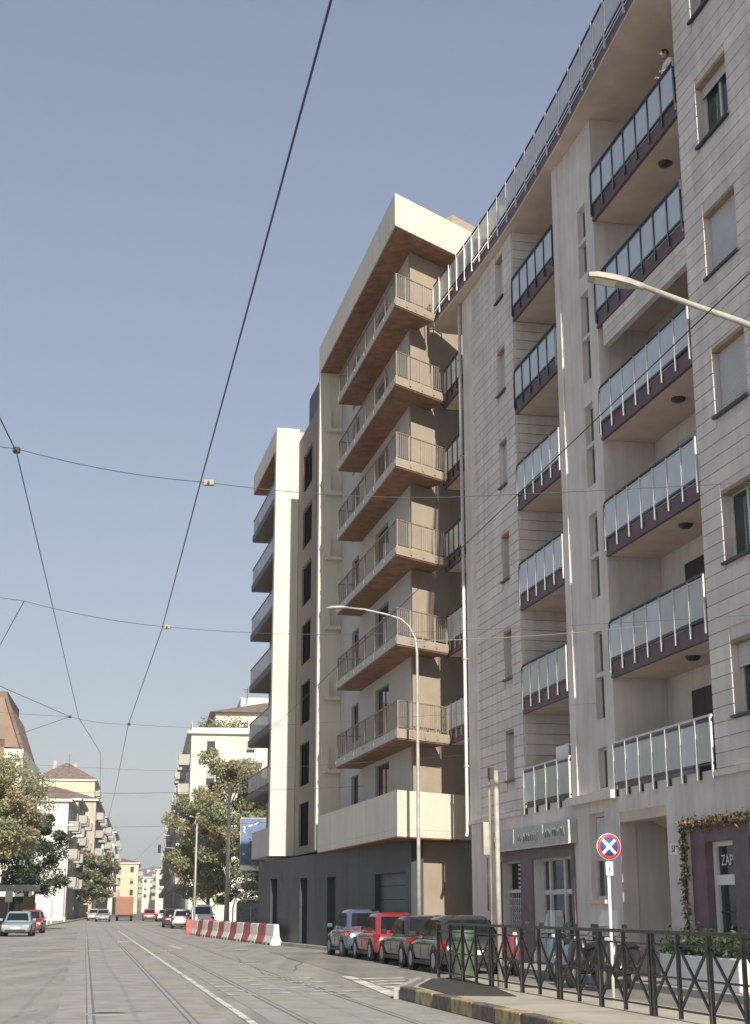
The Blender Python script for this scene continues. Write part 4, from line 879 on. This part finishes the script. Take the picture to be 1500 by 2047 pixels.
# red and white plastic barriers: each block is lifted separately
N0 = Vector((10.0, 67.2)); N1 = Vector((8.85, 96)); bd = (N1 - N0).normalized(); nb = 13
words = ('first', 'second', 'third', 'fourth', 'fifth', 'sixth', 'seventh', 'eighth', 'ninth', 'tenth', 'eleventh', 'twelfth', 'thirteenth', 'fourteenth')
def barrier(label, a, org, rz, m_, L=1.95):
    o = root('plastic_barrier', a, org, label, 'barrier', 'red and white barriers along the road edge', rz=rz)
    pf = [(-.26, 0), (.26, 0), (.26, .12), (.15, .38), (.11, .86), (.08, .9), (-.08, .9), (-.11, .86), (-.15, .38), (-.26, .12)]
    b = loft([[(x * k, y, z * (1 if k == 1 else .985)) for x, z in pf] for y, k in ((-L / 2, .95), (-L / 2 + .03, 1), (L / 2 - .03, 1), (L / 2, .95))], False); b.build('shell', m_, o)
    for y in (-L * .27, L * .27): MB().box(-.27, .27, y - .18, y + .18, -.0, .09).build('fork_slot', M['trim'], o)
    MB().tube([(0, 0, .9), (0, 0, .93)], .05, 10).build('filler_cap', M['trim'], o)
for i in range(nb):
    c_ = N0 + bd * (i * 2.06 + 1.0); isr = i % 2 == 1
    barrier('%s plastic barrier, the %s block counted from the dark building' % ('red' if isr else 'white', words[i]), A1, (c_.x, c_.y, 0), math.atan2(-bd.x, bd.y), M['barred'] if isr else M['barwht'])
barrier('red barrier block standing across the far end of the barrier row', A1, (9.5, 96.0, 0), math.pi / 2, M['barred'], 1.9)

# ================================================================ buildings further down the street (far-street frame A2)
def hip_roof(n0, n1, s0, s1, z, h, ov=.5):
    b = MB(); x0, x1, y0, y1 = n0 - ov, n1 + ov, s0 - ov, s1 + ov; k = min(x1 - x0, y1 - y0) / 2 * .95; mx, my = (x0 + x1) / 2, (y0 + y1) / 2
    rx0, rx1 = (x0 + k, x1 - k); ry0, ry1 = (y0 + k, y1 - k)
    b.add([(x0, y0, z), (x1, y0, z), (x1, y1, z), (x0, y1, z), (rx0, ry0, z + h), (rx1, ry0, z + h), (rx1, ry1, z + h), (rx0, ry1, z + h)], [(0, 1, 5, 4), (1, 2, 6, 5), (2, 3, 7, 6), (3, 0, 4, 7), (4, 5, 6, 7), (3, 2, 1, 0)]); return b
def far_building(label, side, n0, n1, s0, s1, z, m_, storeys, roof=None, nb=4, nw=3, balc=True, front=True, roofh=2.5, frontbalc=()):
    """side 'R': the street facade is at n0, 'L': at n1. The wall at s0 faces the camera."""
    o = root('distant_building', A2, ((n0 + n1) / 2, s0, 0), label, 'building', 'buildings lining the far street')
    MB().box(n0, n1, s0, s1, 0, z).build('wall', M[m_], o); h = (z - 4.2) / storeys; sg = -1 if side == 'R' else 1; nf = n0 if side == 'R' else n1
    if roof: r = hip_roof(n0, n1, s0, s1, z + .35, roofh).build('roof', M['tile'], o)
    if roof:
        for i, (fx, fy) in enumerate(((.3, .25), (.62, .5), (.4, .8))):
            x, y = n0 + (n1 - n0) * fx, s0 + (s1 - s0) * fy; pc('chimney', r, M['fpink'], x - .4, x + .4, y - .3, y + .3, z + .4, z + roofh + .9)
        x, y = n0 + (n1 - n0) * .55, s0 + 3; MB().tube([(x, y, z + .4), (x, y, z + roofh + 2.2)], .035, 6).tube([(x - .5, y, z + roofh + 1.9), (x + .5, y, z + roofh + 1.9)], .02, 6).tube([(x - .35, y, z + roofh + 1.6), (x + .35, y, z + roofh + 1.6)], .02, 6).build('aerial', M['iron'], r)
    MB().box(n0 - .45, n1 + .45, s0 - .45, s1 + .45, z, z + .34).build('cornice', M['fwhite'], o)
    MB().box(nf - .06, nf + .06, s0 - .05, s1, .0, 4.0).build('shop_base', M['concrete'], o)
    for k in range(storeys):
        zz = 4.3 + k * h; st = (s1 - s0) / nb
        for i in range(nb):
            y = s0 + (i + .5) * st
            w = pc('window', o, M['fpane'], nf - .05, nf + .05, y - .7, y + .7, zz + .15, zz + h * .78)
            if (i + k) % 3 == 1: pc('shutter', w, M['shutter'], nf - .07, nf + .07, y - .68, y + .68, zz + h * .45, zz + h * .77)
            if balc and (i % 3 != 2):
                x0, x1 = (nf - 1.25, nf - .06) if sg < 0 else (nf + .06, nf + 1.25)
                bb = pc('balcony', o, M['fbalc'], x0, x1, y - 1.5, y + 1.5, zz - .16, zz + .05); xo = x0 if sg < 0 else x1
                pc('railing', bb, M['fwhite'] if (i + k) % 2 else M['fbalc'], xo - .03, xo + .03, y - 1.5, y + 1.5, zz + .06, zz + 1.0)
                for yy in (y - 1.5, y + 1.44): pc('railing', bb, M['fbalc'], x0 + .04, x1, yy, yy + .05, zz + .06, zz + 1.0)
        if front:
            for i in range(nw):
                x = n0 + (n1 - n0) * (i + .5) / nw
                w = pc('window', o, M['fpane'], x - .45, x + .45, s0 - .06, s0 + .05, zz + .7, zz + h * .72)
                pc('sill', w, M['fwhite'], x - .6, x + .6, s0 - .18, s0 - .061, zz + .6, zz + .7)
                if (i + k) % 2: pc('shutter', w, M['fbalc'], x - .44, x + .44, s0 - .08, s0 - .061, zz + h * .45, zz + h * .72)
                if i in frontbalc:
                    bb = pc('balcony', o, M['fbalc'], x - 1.3, x + 1.3, s0 - 1.1, s0 - .07, zz - .1, zz + .08)
                    pc('railing', bb, M['fwhite'], x - 1.3, x + 1.3, s0 - 1.1, s0 - 1.05, zz + .1, zz + 1.0)
    return o
r1 = far_building('cream corner building with roof terrace behind the trees on the right', 'R', 4.4, 22, 166, 204, 20.4, 'fcream', 5, None, 6, 4, True, True, frontbalc=(1,))
MB().box(7.2, 20, 170, 200, 20.75, 23.3).build('penthouse', M['fcream'], r1); b = hip_roof(7.2, 20, 170, 200, 23.32, 2.0, .7); b.build('penthouse_roof', M['tile'], r1); MB().box(10.5, 16, 178, 186, 24.6, 26.2).build('lift_cabin', M['fwhite'], r1)
b = MB(); b.tube([(11.2, 177, 25.2), (11.2, 177, 27.2)], .04, 6); b.tube([(10.7, 177, 27.0), (11.7, 177, 27.0)], .03, 6); b.tube([(10.8, 177, 26.7), (11.6, 177, 26.7)], .03, 6); b.build('aerial', M['iron'], r1)
b = MB(); b.box(4.4, 4.46, 165.9, 200, 20.75, 21.7); b.box(4.46, 22, 165.9, 165.96, 20.75, 21.1); b.build('terrace_parapet', M['fwhite'], r1)
b = MB(); leaves(b, [(5.2 + rng.uniform(0, 5.5), 167 + rng.uniform(-.4, .6), 21.0 + abs(rng.normal()) * .55) for _ in range(700)], .16, .6); tag(b.build('terrace_plants', M['leafg'], r1), kind='stuff')
far_building('grey balconied house next along the right side of the far street', 'R', 5.0, 20, 208, 262, 21.5, 'fpink', 6, True, 8, 3, True, False)
far_building('pale house with many balconies further along the right side', 'R', 4.6, 20, 268, 330, 19.0, 'fwhite', 5, True, 8, 3, True, False)
far_building('yellowish house at the far right end of the street', 'R', 4.9, 20, 336, 420, 17, 'fyellow', 4, True, 8, 3, True, False)
far_building('white building with flat eaves behind the plane tree on the left', 'L', -24, -9.9, 190, 214, 14.4, 'fwhite', 3, True, 4, 4, True, False, 2.2)
far_building('low gabled cream house behind the white building on the left', 'L', -25, -10.1, 220, 246, 16.6, 'fcream', 4, True, 4, 3, True, True, 2.6)
far_building('tall yellow tower house with a brown hipped roof on the left', 'L', -26, -12.4, 346, 372, 29.6, 'fyellow', 8, True, 4, 4, True, False, 4.2)
far_building('greyish balconied house beside the gabled cream house', 'L', -24, -8.6, 250, 286, 18.6, 'fpink', 5, True, 6, 3, True, False)
far_building('pinkish white balconied house in the middle of the left row', 'L', -24, -8.2, 290, 338, 18.2, 'fwhite', 5, True, 7, 3, True, False)
far_building('pale house at the far end of the left row', 'L', -24, -8.0, 376, 418, 19.5, 'fwhite', 5, True, 6, 3, True, True)
far_building('light yellow house closing the left of the far street', 'L', -20, -2.2, 430, 470, 13.6, 'fyellow', 3, True, 5, 5, True, True, 2.2)
far_building('cream house closing the middle of the far street', 'R', -1.2, 5, 520, 545, 11.5, 'fcream', 3, True, 3, 3, True, True, 2)
far_building('taller cream house closing the right of the far street', 'R', 3.2, 12, 500, 518, 13.6, 'fcream', 4, True, 3, 3, True, True, 2)
# orange brick building at the left edge, with a steep roof
bk = root('brick_building', A2, (-13, 143, 0), 'orange brick building with steep mansard gable at the left edge', 'building')
MB().box(-30, -13.7, 143.2, 165, 0, 17).build('wall', M['brick'], bk)
b = MB(); b.add([(-30, 143.2, 17), (-12.2, 143.2, 16.2), (-13.9, 143.2, 20.9), (-30, 143.2, 21.4), (-30, 165, 17), (-12.2, 165, 16.2), (-13.9, 165, 20.9), (-30, 165, 21.4)], [(0, 1, 2, 3), (1, 5, 6, 2), (2, 6, 7, 3), (5, 4, 7, 6)]); b.build('gable', M['brick'], bk)
MB().box(-13.69, -11.9, 143.0, 165, 0, 16.1).build('cream_bay', M['fcream'], bk)
MB().bar((-12.05, 142.9, 16.2), (-13.8, 142.9, 21.0), .2, .3).build('verge', M['tile'], bk)
MB().box(-30, -14.0, 146, 160, 21.0, 21.9).build('roof_cap', M['tile'], bk)
for k in range(4):
    w = pc('window', bk, M['fpane'], -13.2, -12.6, 142.93, 143.02, 3.4 + k * 3.2, 4.9 + k * 3.2); pc('sill', w, M['fwhite'], -13.3, -12.5, 142.85, 142.929, 3.3 + k * 3.2, 3.4 + k * 3.2)
    pc('window', bk, M['fpane'], -16.2, -15.0, 143.1, 143.21, 4.2 + k * 3.2, 5.8 + k * 3.2)

# ================================================================ trees
def tree(name, label, a, org, trunk, h, r, nl, leaf, lm, bark, trunk_r=.22, lean=0, group=None, seed=1, low=.3, shape=1.0):
    rr = np.random.default_rng(seed); o = root(name, a, org, label, 'tree', group, rz=0)
    t = MB(); tips = []
    t.tube([(0, 0, -.05), (lean * .2, .03, trunk * .4), (lean * .5, -.05, trunk), (lean, 0, h * .62), (lean * 1.2, 0, h * .86)], [trunk_r * 1.25, trunk_r, trunk_r * .85, trunk_r * .5, .05], 10)
    for i in range(13):
        f = low + (.80 - low) * (i / 12); z = h * f; az = i * 2.4 + rr.uniform(-.4, .4); rad = r * rr.uniform(.65, 1.0) * (1 - .62 * abs((f - .5)) * shape); zz = z + rr.uniform(.1, .22) * h
        p0 = (lean * min(1, f / .62), 0, z); p2 = (p0[0] + math.cos(az) * rad, math.sin(az) * rad, zz); pm = (p0[0] + math.cos(az) * rad * .45, math.sin(az) * rad * .45, z + (zz - z) * .6)
        t.tube([p0, pm, p2], [trunk_r * .36, trunk_r * .22, .03], 6); tips += [p2, pm, (p0[0] + math.cos(az + .5) * rad * .75, math.sin(az + .5) * rad * .75, zz - .05 * h), (p0[0] + math.cos(az - .6) * rad * .8, math.sin(az - .6) * rad * .8, zz + .04 * h)]
    tips += [(lean * 1.2, 0, h * .9), (lean * 1.1 + .5, .3, h * .83), (lean - .6, -.3, h * .80)]
    t.build('trunk', M[bark], o)
    tips = np.array(tips); cs = r * .30; idx = rr.integers(0, len(tips), nl); wgt = rr.uniform(.5, 1.25, len(tips))
    g = rr.normal(size=(nl, 3)); g /= np.linalg.norm(g, axis=1)[:, None]; rad = rr.uniform(.15, 1, nl) ** .5
    pts = tips[idx] + g * (rad * cs * wgt[idx])[:, None] * np.array([1, 1, .72])
    pts = pts[pts[:, 2] > h * .16]
    b = MB(); leaves(b, pts, leaf, .62); b.build('crown', M[lm], o); return o
lt = 'street trees at the left kerb'; rt = 'street trees at the right corner'
tree('plane_tree', 'large plane tree with pale forked trunk at the left edge', A2, (-10.6, 101, 0), 4.2, 11.2, 4.3, 26000, .105, 'leafp', 'bark', .30, .3, lt, 3, .36)
tree('plane_tree', 'second plane tree partly cut by the left edge', A2, (-13.6, 105, 0), 4.2, 11.0, 4.2, 18000, .11, 'leafp', 'bark', .26, 0, lt, 9, .34)
tree('lime_tree', 'dark green leafy tree over the tram shelter on the left', A2, (-8.8, 116, 0), 2.4, 8.8, 3.0, 19000, .105, 'leafd', 'bark2', .2, 0, lt, 5, .24, .6)
tree('plane_tree', 'tallest plane tree before the cream corner building', A2, (6.4, 121, 0), 5, 13.6, 3.3, 24000, .115, 'leafp', 'bark', .2, .1, rt, 21, .22, .8)
tree('plane_tree', 'slender plane tree at the street edge of the right corner', A2, (4.1, 129, 0), 4, 11.0, 2.6, 17000, .115, 'leafp', 'bark', .18, 0, rt, 22, .2, .6)
tree('plane_tree', 'plane tree rising behind the blue billboard', A2, (9.6, 124, 0), 4, 11.8, 2.9, 17000, .115, 'leafp', 'bark', .2, 0, rt, 23, .2, .7)
tree('plane_tree', 'low bushy tree at the foot of the right corner trees', A2, (5.5, 135, 0), 2, 9.0, 3.3, 17000, .115, 'leafg', 'bark2', .18, 0, rt, 24, .15, .5)
tree('plane_tree', 'small dense tree behind the mesh hoarding', A2, (9.4, 114, 0), 1.6, 6.4, 2.6, 14000, .10, 'leafg', 'bark2', .16, 0, rt, 26, .15, .5)
tree('street_tree', 'round green tree far down the left of the street', A2, (-7.2, 222, 0), 2.2, 9.2, 3.2, 7000, .2, 'leafg', 'bark2', .2, 0, None, 31, .2, .5)

# ================================================================ tram wires (bearing of the tracks; x = n, y = s)
def wire(name, label, pts, r=.008, m_='wire', a=0, sag=0.0, cat='wire', group='overhead tram wires'):
    P_ = []
    for (p, q) in zip(pts[:-1], pts[1:]):
        k = 10
        for i in range(k): t_ = i / k; v = Vector(p).lerp(Vector(q), t_); v.z -= sag * 4 * t_ * (1 - t_); P_.append(tuple(v))
    P_.append(pts[-1]); b = MB(); b.tube(P_, r, 6); return b.top(name, M[m_], a, pts[0], label=label, cat=cat, group=group)
wire('contact_wire', 'heavy tram contact wire running overhead above the left track', [(.95, 1.5, 5.82), (.95, 14.85, 5.8), (.97, 22.8, 5.8), (.80, 35.6, 5.8), (.9, 57, 5.8), (.9, 140, 5.8), (1.2, 260, 5.8)], .0068, 'wire', AR)
wire('contact_wire', 'tram contact wire over the right track crossing the grey building', [(4.28, 1.5, 5.82), (4.26, 9, 5.8), (4.26, 17.2, 5.8), (4.25, 36, 5.8), (4.25, 80, 5.8), (4.3, 150, 5.8)], .006, 'wire', AR)
wire('feeder_wire', 'thin wire descending steeply from the upper left edge', [(-3.02, 9.2, 5.75), (-3.42, 13.38, 5.8), (-6.78, 33.69, 5.8), (-7.6, 41.0, 5.75), (-11.4, 62, 5.75)], .006)
def span(label, pts, r=.0036): return wire('span_wire', label, pts, r, 'wire', 0, .05)
span('nearest cross span wire carrying two clamps', [(-9, 12.0, 6.35), (-3.42, 13.38, 5.83), (-1.71, 14.53, 5.83), (.75, 14.7, 5.72), (9.8, 16.5, 6.8)])
span('second cross span wire over the tracks', [(-9, 19.6, 6.4), (-5.09, 20.92, 5.9), (-3.24, 22.58, 5.83), (0, 22.9, 5.78), (9.2, 24.5, 6.6)])
span('third cross span wire with a branching end on the left', [(-12, 32.2, 6.1), (-7.02, 33.87, 5.85), (-5.86, 35.12, 5.83), (-2.9, 35.6, 5.83), (8, 37, 6.8)])
span('fourth cross span wire above the far crossing', [(-17, 45.4, 6.3), (-8.1, 46.98, 5.84), (-4, 47.3, 5.86), (6, 48.5, 6.7)])
span('fifth cross span wire lower in the sky', [(-20, 56.6, 6.2), (-9.89, 57.16, 5.84), (0, 58, 6.2)], .008)
span('sixth cross span wire just above the rooftops', [(-26, 81, 6.2), (-14.35, 81.56, 5.84), (-4, 82, 6.2)], .009)
wire('tie_wire', 'short tie wire rising to the second span at the left edge', [(-5.09, 20.92, 5.9), (-7.6, 28.2, 5.85)], .006)
wire('tie_wire', 'tie wire slanting down from the left edge to the third span', [(-7.7, 27.4, 5.9), (-7.02, 33.87, 5.85)], .006)
wire('tie_wire', 'tie wire from the third span towards the brick building', [(-7.02, 33.87, 5.85), (-9.4, 38.6, 5.95)], .006)
wire('house_cable', 'pale cable with a loop strung to the grey building balcony', [(.45, 24.0, 5.85), (5.9, 32.8, 7.75), (6.62, 34.0, 8.16)], .007, 'wire_l', 0, .05, 'cable')
b = MB(); b.tube([(6.42 + .085 * math.cos(t_ * .5), 33.66, 8.03 + .10 * math.sin(t_ * .5)) for t_ in range(13)], .012, 6); b.top('cable_loop', M['signw'], 0, (6.42, 33.66, 8.03), label='coiled white cable loop hanging at the grey building balcony', cat='cable')
for (x, y, z), lab, m_ in (((-1.71, 14.53, 5.81), 'pale wire clamp where the nearest span meets the contact wire', 'polebeige'), ((-3.42, 13.38, 5.80), 'dark wire clamp on the nearest span near the left edge', 'iron'), ((-3.24, 22.58, 5.81), 'pale wire clamp on the second span', 'polebeige'), ((-5.86, 35.12, 5.81), 'dark wire clamp on the third span', 'iron'), ((-7.02, 33.87, 5.83), 'small wire junction left of the third span clamp', 'iron')):
    q = root('wire_clamp', 0, (x, y, z), lab, 'clamp', 'clamps on the tram wires'); k = .055 if m_ == 'polebeige' else .032
    bevel(MB().box(x - k, x + k, y - .03, y + .03, z - .012, z + .045).build('clamp_body', M[m_], q), .008); MB().tube([(x, y - .05, z + .01), (x, y + .05, z + .01)], .014, 8).build('clamp_jaw', M['iron'], q)

# ================================================================ poles, hoarding, shelter, billboard
def pole(label, a, org, h, r, arm=None, group='slim poles along the street', m_='pole'):
    o = root('street_pole', a, org, label, 'pole', group); x, y, z = org
    MB().tube([(x, y, z), (x, y, z + h)], [r, r * .7], 8).build('shaft', M[m_], o); MB().tube([(x, y, z), (x, y, z + .5)], r * 1.4, 8).build('foot', M[m_], o)
    if arm: MB().tube([(x, y, z + h - .1), (x + arm * .4, y, z + h + .25), (x + arm, y, z + h + .3)], r * .5, 8).build('arm', M[m_], o); bevel(MB().box(x + arm - .3, x + arm + .3, y - .12, y + .12, z + h + .24, z + h + .36).build('lamp_head', M[m_], o), .04)
    return o
pole('thick grey tram pole beside the mesh hoarding', A2, (5.5, 104, .13), 9.7, .14)
pole('thinner pole in front of the right corner trees', A2, (3.45, 108, 0), 7.4, .09)
pole('white lamp post left of the gabled houses', A2, (-8.9, 150, .13), 9, .10, 1.4, m_='polew')
pole('pale post just right of the lime tree', A2, (-8.9, 135, .13), 4.5, .07, m_='polew')
pole('pale post before the balconied houses on the left', A2, (-8.8, 172, .13), 9, .1, 1.4, m_='polew')
pole('short white bollard post near the far left shops', A2, (-8.8, 142, .13), 3.2, .07, m_='polew')
# traffic signal hung over the street
ts = root('traffic_signal', A2, (4.3, 158, 0), 'dark traffic signal hanging on a mast arm over the far street', 'traffic light')
MB().tube([(4.3, 158, 0), (4.3, 158, 7.6)], .09, 8).build('mast', M['pole'], ts); MB().tube([(4.3, 158, 7.5), (1.2, 158, 7.7)], .05, 8).build('arm', M['pole'], ts)
bevel(MB().box(1.1, 1.4, 157.8, 158.1, 7.1, 7.95).build('signal_head', M['trim'], ts), .04)
for i in range(3): MB().lathe([(0, 0), (.11, .0), (.12, -.05)], 12, (0, 0, 0)).build('lens', M['trim'], ts).matrix_local = Matrix.Translation(Vector((1.25, 157.78, 7.2 + i * .3)) - Vector(ORG[ts])) @ Matrix.Rotation(R(90), 4, 'X')
# billboard with blue poster
bb = root('billboard', A2, (8.6, 113, .13), 'blue billboard with white lettering strip behind the dark building', 'billboard')
for x in (7.4, 9.6): MB().tube([(x, 113, .13), (x, 113, 4.6)], .08, 8).build('leg', M['pole'], bb)
pn = MB().box(6.9, 10.2, 112.9, 113.05, 4.75, 8.1).build('poster', M['bblue'], bb); MB().box(6.86, 10.24, 112.95, 113.1, 4.7, 8.16).build('frame', M['pole'], bb)
MB().box(6.9, 8.6, 112.86, 112.95, 4.3, 4.66).build('white_strip', M['signw'], pn)
b = MB()
for p, q in (((7.08, 7.55), (7.2, 7.38)), ((7.2, 7.38), (7.1, 7.2)), ((7.1, 7.2), (7.25, 7.02)), ((7.45, 7.5), (7.75, 7.62)), ((7.9, 7.66), (8.2, 7.8)), ((7.05, 5.5), (7.25, 5.5)), ((7.5, 4.45), (8.3, 4.45))): b.bar((p[0], 112.85, p[1]), (q[0], 112.85, q[1]), .012, .09)
b.build('poster_marks', M['signw'], pn)
# construction hoarding with grey mesh and a bent tube arch
hd_ = root('mesh_hoarding', A2, (8.2, 100, .13), 'grey mesh hoarding on a tube frame beside the dark ground floor', 'hoarding')
for i in range(4):
    x0 = 5.95 + i * .95; MB().box(x0, x0 + .92, 99.98, 100.01, .25, 1.95).build('mesh_panel', mat('grey_mesh', (.16, .165, .155), .9, .25, 6), hd_); MB().tube([(x0, 100.03, .13), (x0, 100.03, 2.05)], .025, 6).build('upright', M['pole'], hd_)
t_ = MB(); t_.tube([(5.7, 100.3, .13), (5.72, 100.3, 1.6), (5.85, 100.3, 2.15), (6.2, 100.3, 2.5), (6.8, 100.3, 2.62), (9.4, 100.3, 2.72)], .05, 8); t_.build('arch_tube', M['alu'], hd_); MB().box(6.2, 9.4, 100.2, 100.4, 2.1, 2.2).build('cross_beam', M['alu'], hd_)
# tram shelter on the left
sh = root('tram_shelter', A2, (-9.5, 112, .13), 'flat-roofed tram shelter under the trees on the left', 'shelter')
bevel(MB().box(-13.5, -7.6, 111.2, 112.9, 2.75, 3.2).build('roof', M['concrete'], sh), .05)
for x in (-13.2, -10.6, -7.95): MB().box(x - .06, x + .06, 112.6, 112.72, .13, 2.75).build('post', M['iron'], sh)
MB().box(-13.2, -8, 112.64, 112.67, .4, 2.4).build('back_panel', M['dglass'], sh); MB().box(-12.5, -9, 112.1, 112.5, .5, .56).build('bench', M['iron'], sh)
st_ = root('stop_sign', A2, (-9.35, 108, .13), 'small stop sign with white round plate in front of the shelter', 'sign')
MB().tube([(-9.35, 108, .13), (-9.35, 108, 2.9)], .035, 8).build('post', M['pole'], st_); MB().box(-9.6, -9.1, 107.93, 107.97, 2.0, 2.75).build('timetable', M['shutter'], st_); MB().lathe([(0, 0), (.22, 0), (.22, .02), (0, .02)], 20, (0, 0, 0)).build('disc', M['signw'], st_).matrix_local = Matrix.Translation(Vector((-9.35, 107.95, 1.75)) - Vector(ORG[st_])) @ Matrix.Rotation(R(90), 4, 'X')

# ================================================================ air conditioner and person on the balconies
ac = root('air_conditioner', A1, (13.55, 38.0, 4.33), 'white air conditioner unit with dark fan on the lowest far balcony', 'air conditioner')
b = MB(); b.box(13.35, 13.75, 37.55, 38.55, 5.15, 5.85); bevel(b.build('casing', M['signw'], ac), .03)
MB().box(13.40, 13.70, 37.7, 38.4, 4.33, 5.15).build('stand', M['pole'], ac)
g = MB().lathe([(0, 0), (.27, 0), (.29, -.02)], 20).build('fan_grille', M['trim'], ac); g.matrix_local = Matrix.Translation(Vector((13.345, 38.2, 5.5)) - Vector(ORG[ac])) @ Matrix.Rotation(R(-90), 4, 'Y')
g = MB().box(13.4, 13.7, 37.545, 37.55, 5.2, 5.8).build('side_vent', M['trim'], ac)

def person(label, org, a, rz):
    o = root('person', a, org, label, 'person', rz=rz)
    # axes: y forward (towards the rail), x right, z up; leaning forward on the rail with both forearms
    def skin(name, verts, edges, rad, m_, rt=0, sub=2, parent=o):
        me = bpy.data.meshes.new(name); me.from_pydata(verts, edges, []); ob = bpy.data.objects.new(name, me); col.objects.link(ob); ob.parent = parent; ORG[ob] = (0, 0, 0)
        md = ob.modifiers.new('skin', 'SKIN'); md.use_smooth_shade = True
        for i, r_ in enumerate(rad): me.skin_vertices[0].data[i].radius = r_ if isinstance(r_, tuple) else (r_, r_); me.skin_vertices[0].data[i].use_root = (i == rt)
        s_ = ob.modifiers.new('sub', 'SUBSURF'); s_.levels = sub; s_.render_levels = sub; me.materials.append(m_); return ob
    V = [(0, 0, .95), (0, .05, 1.12), (0, .14, 1.32), (0, .20, 1.44), (0, .25, 1.53),
         (.10, 0, .88), (.11, .04, .48), (.11, -.01, .08), (.11, .14, .04), (-.10, 0, .88), (-.11, .02, .48), (-.11, -.03, .08), (-.11, .12, .04),
         (.19, .20, 1.40), (.25, .24, 1.15), (.20, .37, 1.10), (.15, .42, 1.09), (-.19, .20, 1.40), (-.25, .26, 1.16), (-.18, .37, 1.10), (-.12, .42, 1.09)]
    E_ = [(0, 1), (1, 2), (2, 3), (3, 4), (0, 5), (5, 6), (6, 7), (7, 8), (0, 9), (9, 10), (10, 11), (11, 12), (3, 13), (13, 14), (14, 15), (15, 16), (3, 17), (17, 18), (18, 19), (19, 20)]
    rad = [(.16, .11), (.15, .10), (.17, .11), (.13, .09), .055, .085, .06, .042, .035, .085, .06, .042, .035, .06, .045, .035, .03, .06, .045, .035, .03]
    bd_ = skin('body', V, E_, rad, M['skin'])
    sV = [(0, 0, .92), (0, .05, 1.12), (0, .14, 1.32), (0, .20, 1.45), (.20, .20, 1.40), (.25, .24, 1.20), (-.20, .20, 1.40), (-.25, .26, 1.20)]
    skin('shirt', sV, [(0, 1), (1, 2), (2, 3), (3, 4), (4, 5), (3, 6), (6, 7)], [(.18, .13), (.17, .125), (.19, .13), (.14, .11), .075, .06, .075, .06], M['cloth'], parent=bd_)
    skin('trousers', [(0, 0, .95), (.10, 0, .86), (.11, .04, .48), (.11, -.01, .10), (-.10, 0, .86), (-.11, .02, .48), (-.11, -.03, .10)], [(0, 1), (1, 2), (2, 3), (0, 4), (4, 5), (5, 6)], [(.165, .12), .10, .075, .06, .10, .075, .06], M['jeans'], parent=bd_)
    h = MB(); rings = [(0, .03), (.02, .05), (.06, .072), (.11, .085), (.16, .082), (.20, .062), (.225, .02)]
    h.lathe([(r_, z) for z, r_ in rings], 18); h.v = [(x * .9, y * 1.08 + .29, z + 1.53) for x, y, z in h.v]; hd = h.build('head', M['skin'], bd_)
    MB().add([(-.012, .375, 1.64), (.012, .375, 1.64), (0, .41, 1.625), (0, .375, 1.67)], [(0, 1, 2), (0, 2, 3), (1, 3, 2)]).build('nose', M['skin'], hd)
    for sx in (-1, 1):
        MB().lathe([(0, -.009), (.011, 0), (0, .009)], 8, (sx * .03, .372, 1.655)).build('eye', M['hair'], hd); MB().box(sx * .083 - .008, sx * .083 + .008, .27, .31, 1.62, 1.68).build('ear', M['skin'], hd)
    MB().box(-.022, .022, .365, .378, 1.588, 1.597).build('mouth', M['lampr'], hd)
    hr = MB(); hr.lathe([(.088, .09), (.097, .13), (.09, .19), (.065, .225), (0, .24)], 18); hr.v = [(x * .92, y * 1.08 + .275, z + 1.535) for x, y, z in hr.v]; hr.build('hair', M['hair'], hd)
    for sx, x0 in ((1, .16), (-1, -.12)):
        for i, (l_, s_) in enumerate(((.055, -.024), (.064, -.008), (.06, .008), (.048, .024))):
            skin('finger', [(x0 + s_, .43, 1.095), (x0 + s_, .455 + l_ * .4, 1.09), (x0 + s_, .465 + l_ * .6, 1.055)], [(0, 1), (1, 2)], [.009, .008, .007], M['skin'], sub=1, parent=bd_)
        skin('finger', [(x0 - sx * .03, .415, 1.09), (x0 - sx * .05, .445, 1.085), (x0 - sx * .055, .47, 1.07)], [(0, 1), (1, 2)], [.010, .009, .008], M['skin'], sub=1, parent=bd_)
    return o
person('person in a white shirt leaning on the topmost balcony rail', (13.44, 28.6, LV[5] + .345), A1, math.pi / 2)

# ================================================================ air between the camera and the hills
hz_ = MB().box(-2600, 2600, -60, 3750, -1.2, 130).top('haze', M['hill'], 0, (0, 0, 0), kind='stuff')
hm = bpy.data.materials.new('haze_air'); hm.use_nodes = True; hn = hm.node_tree.nodes; hn.remove(hn['Principled BSDF'])
pv = hn.new('ShaderNodeVolumePrincipled'); pv.inputs['Density'].default_value = .0003; pv.inputs['Color'].default_value = (.86, .91, 1.0, 1); pv.inputs['Anisotropy'].default_value = .1
hm.node_tree.links.new(pv.outputs[0], hn['Material Output'].inputs['Volume']); hz_.data.materials.clear(); hz_.data.materials.append(hm)
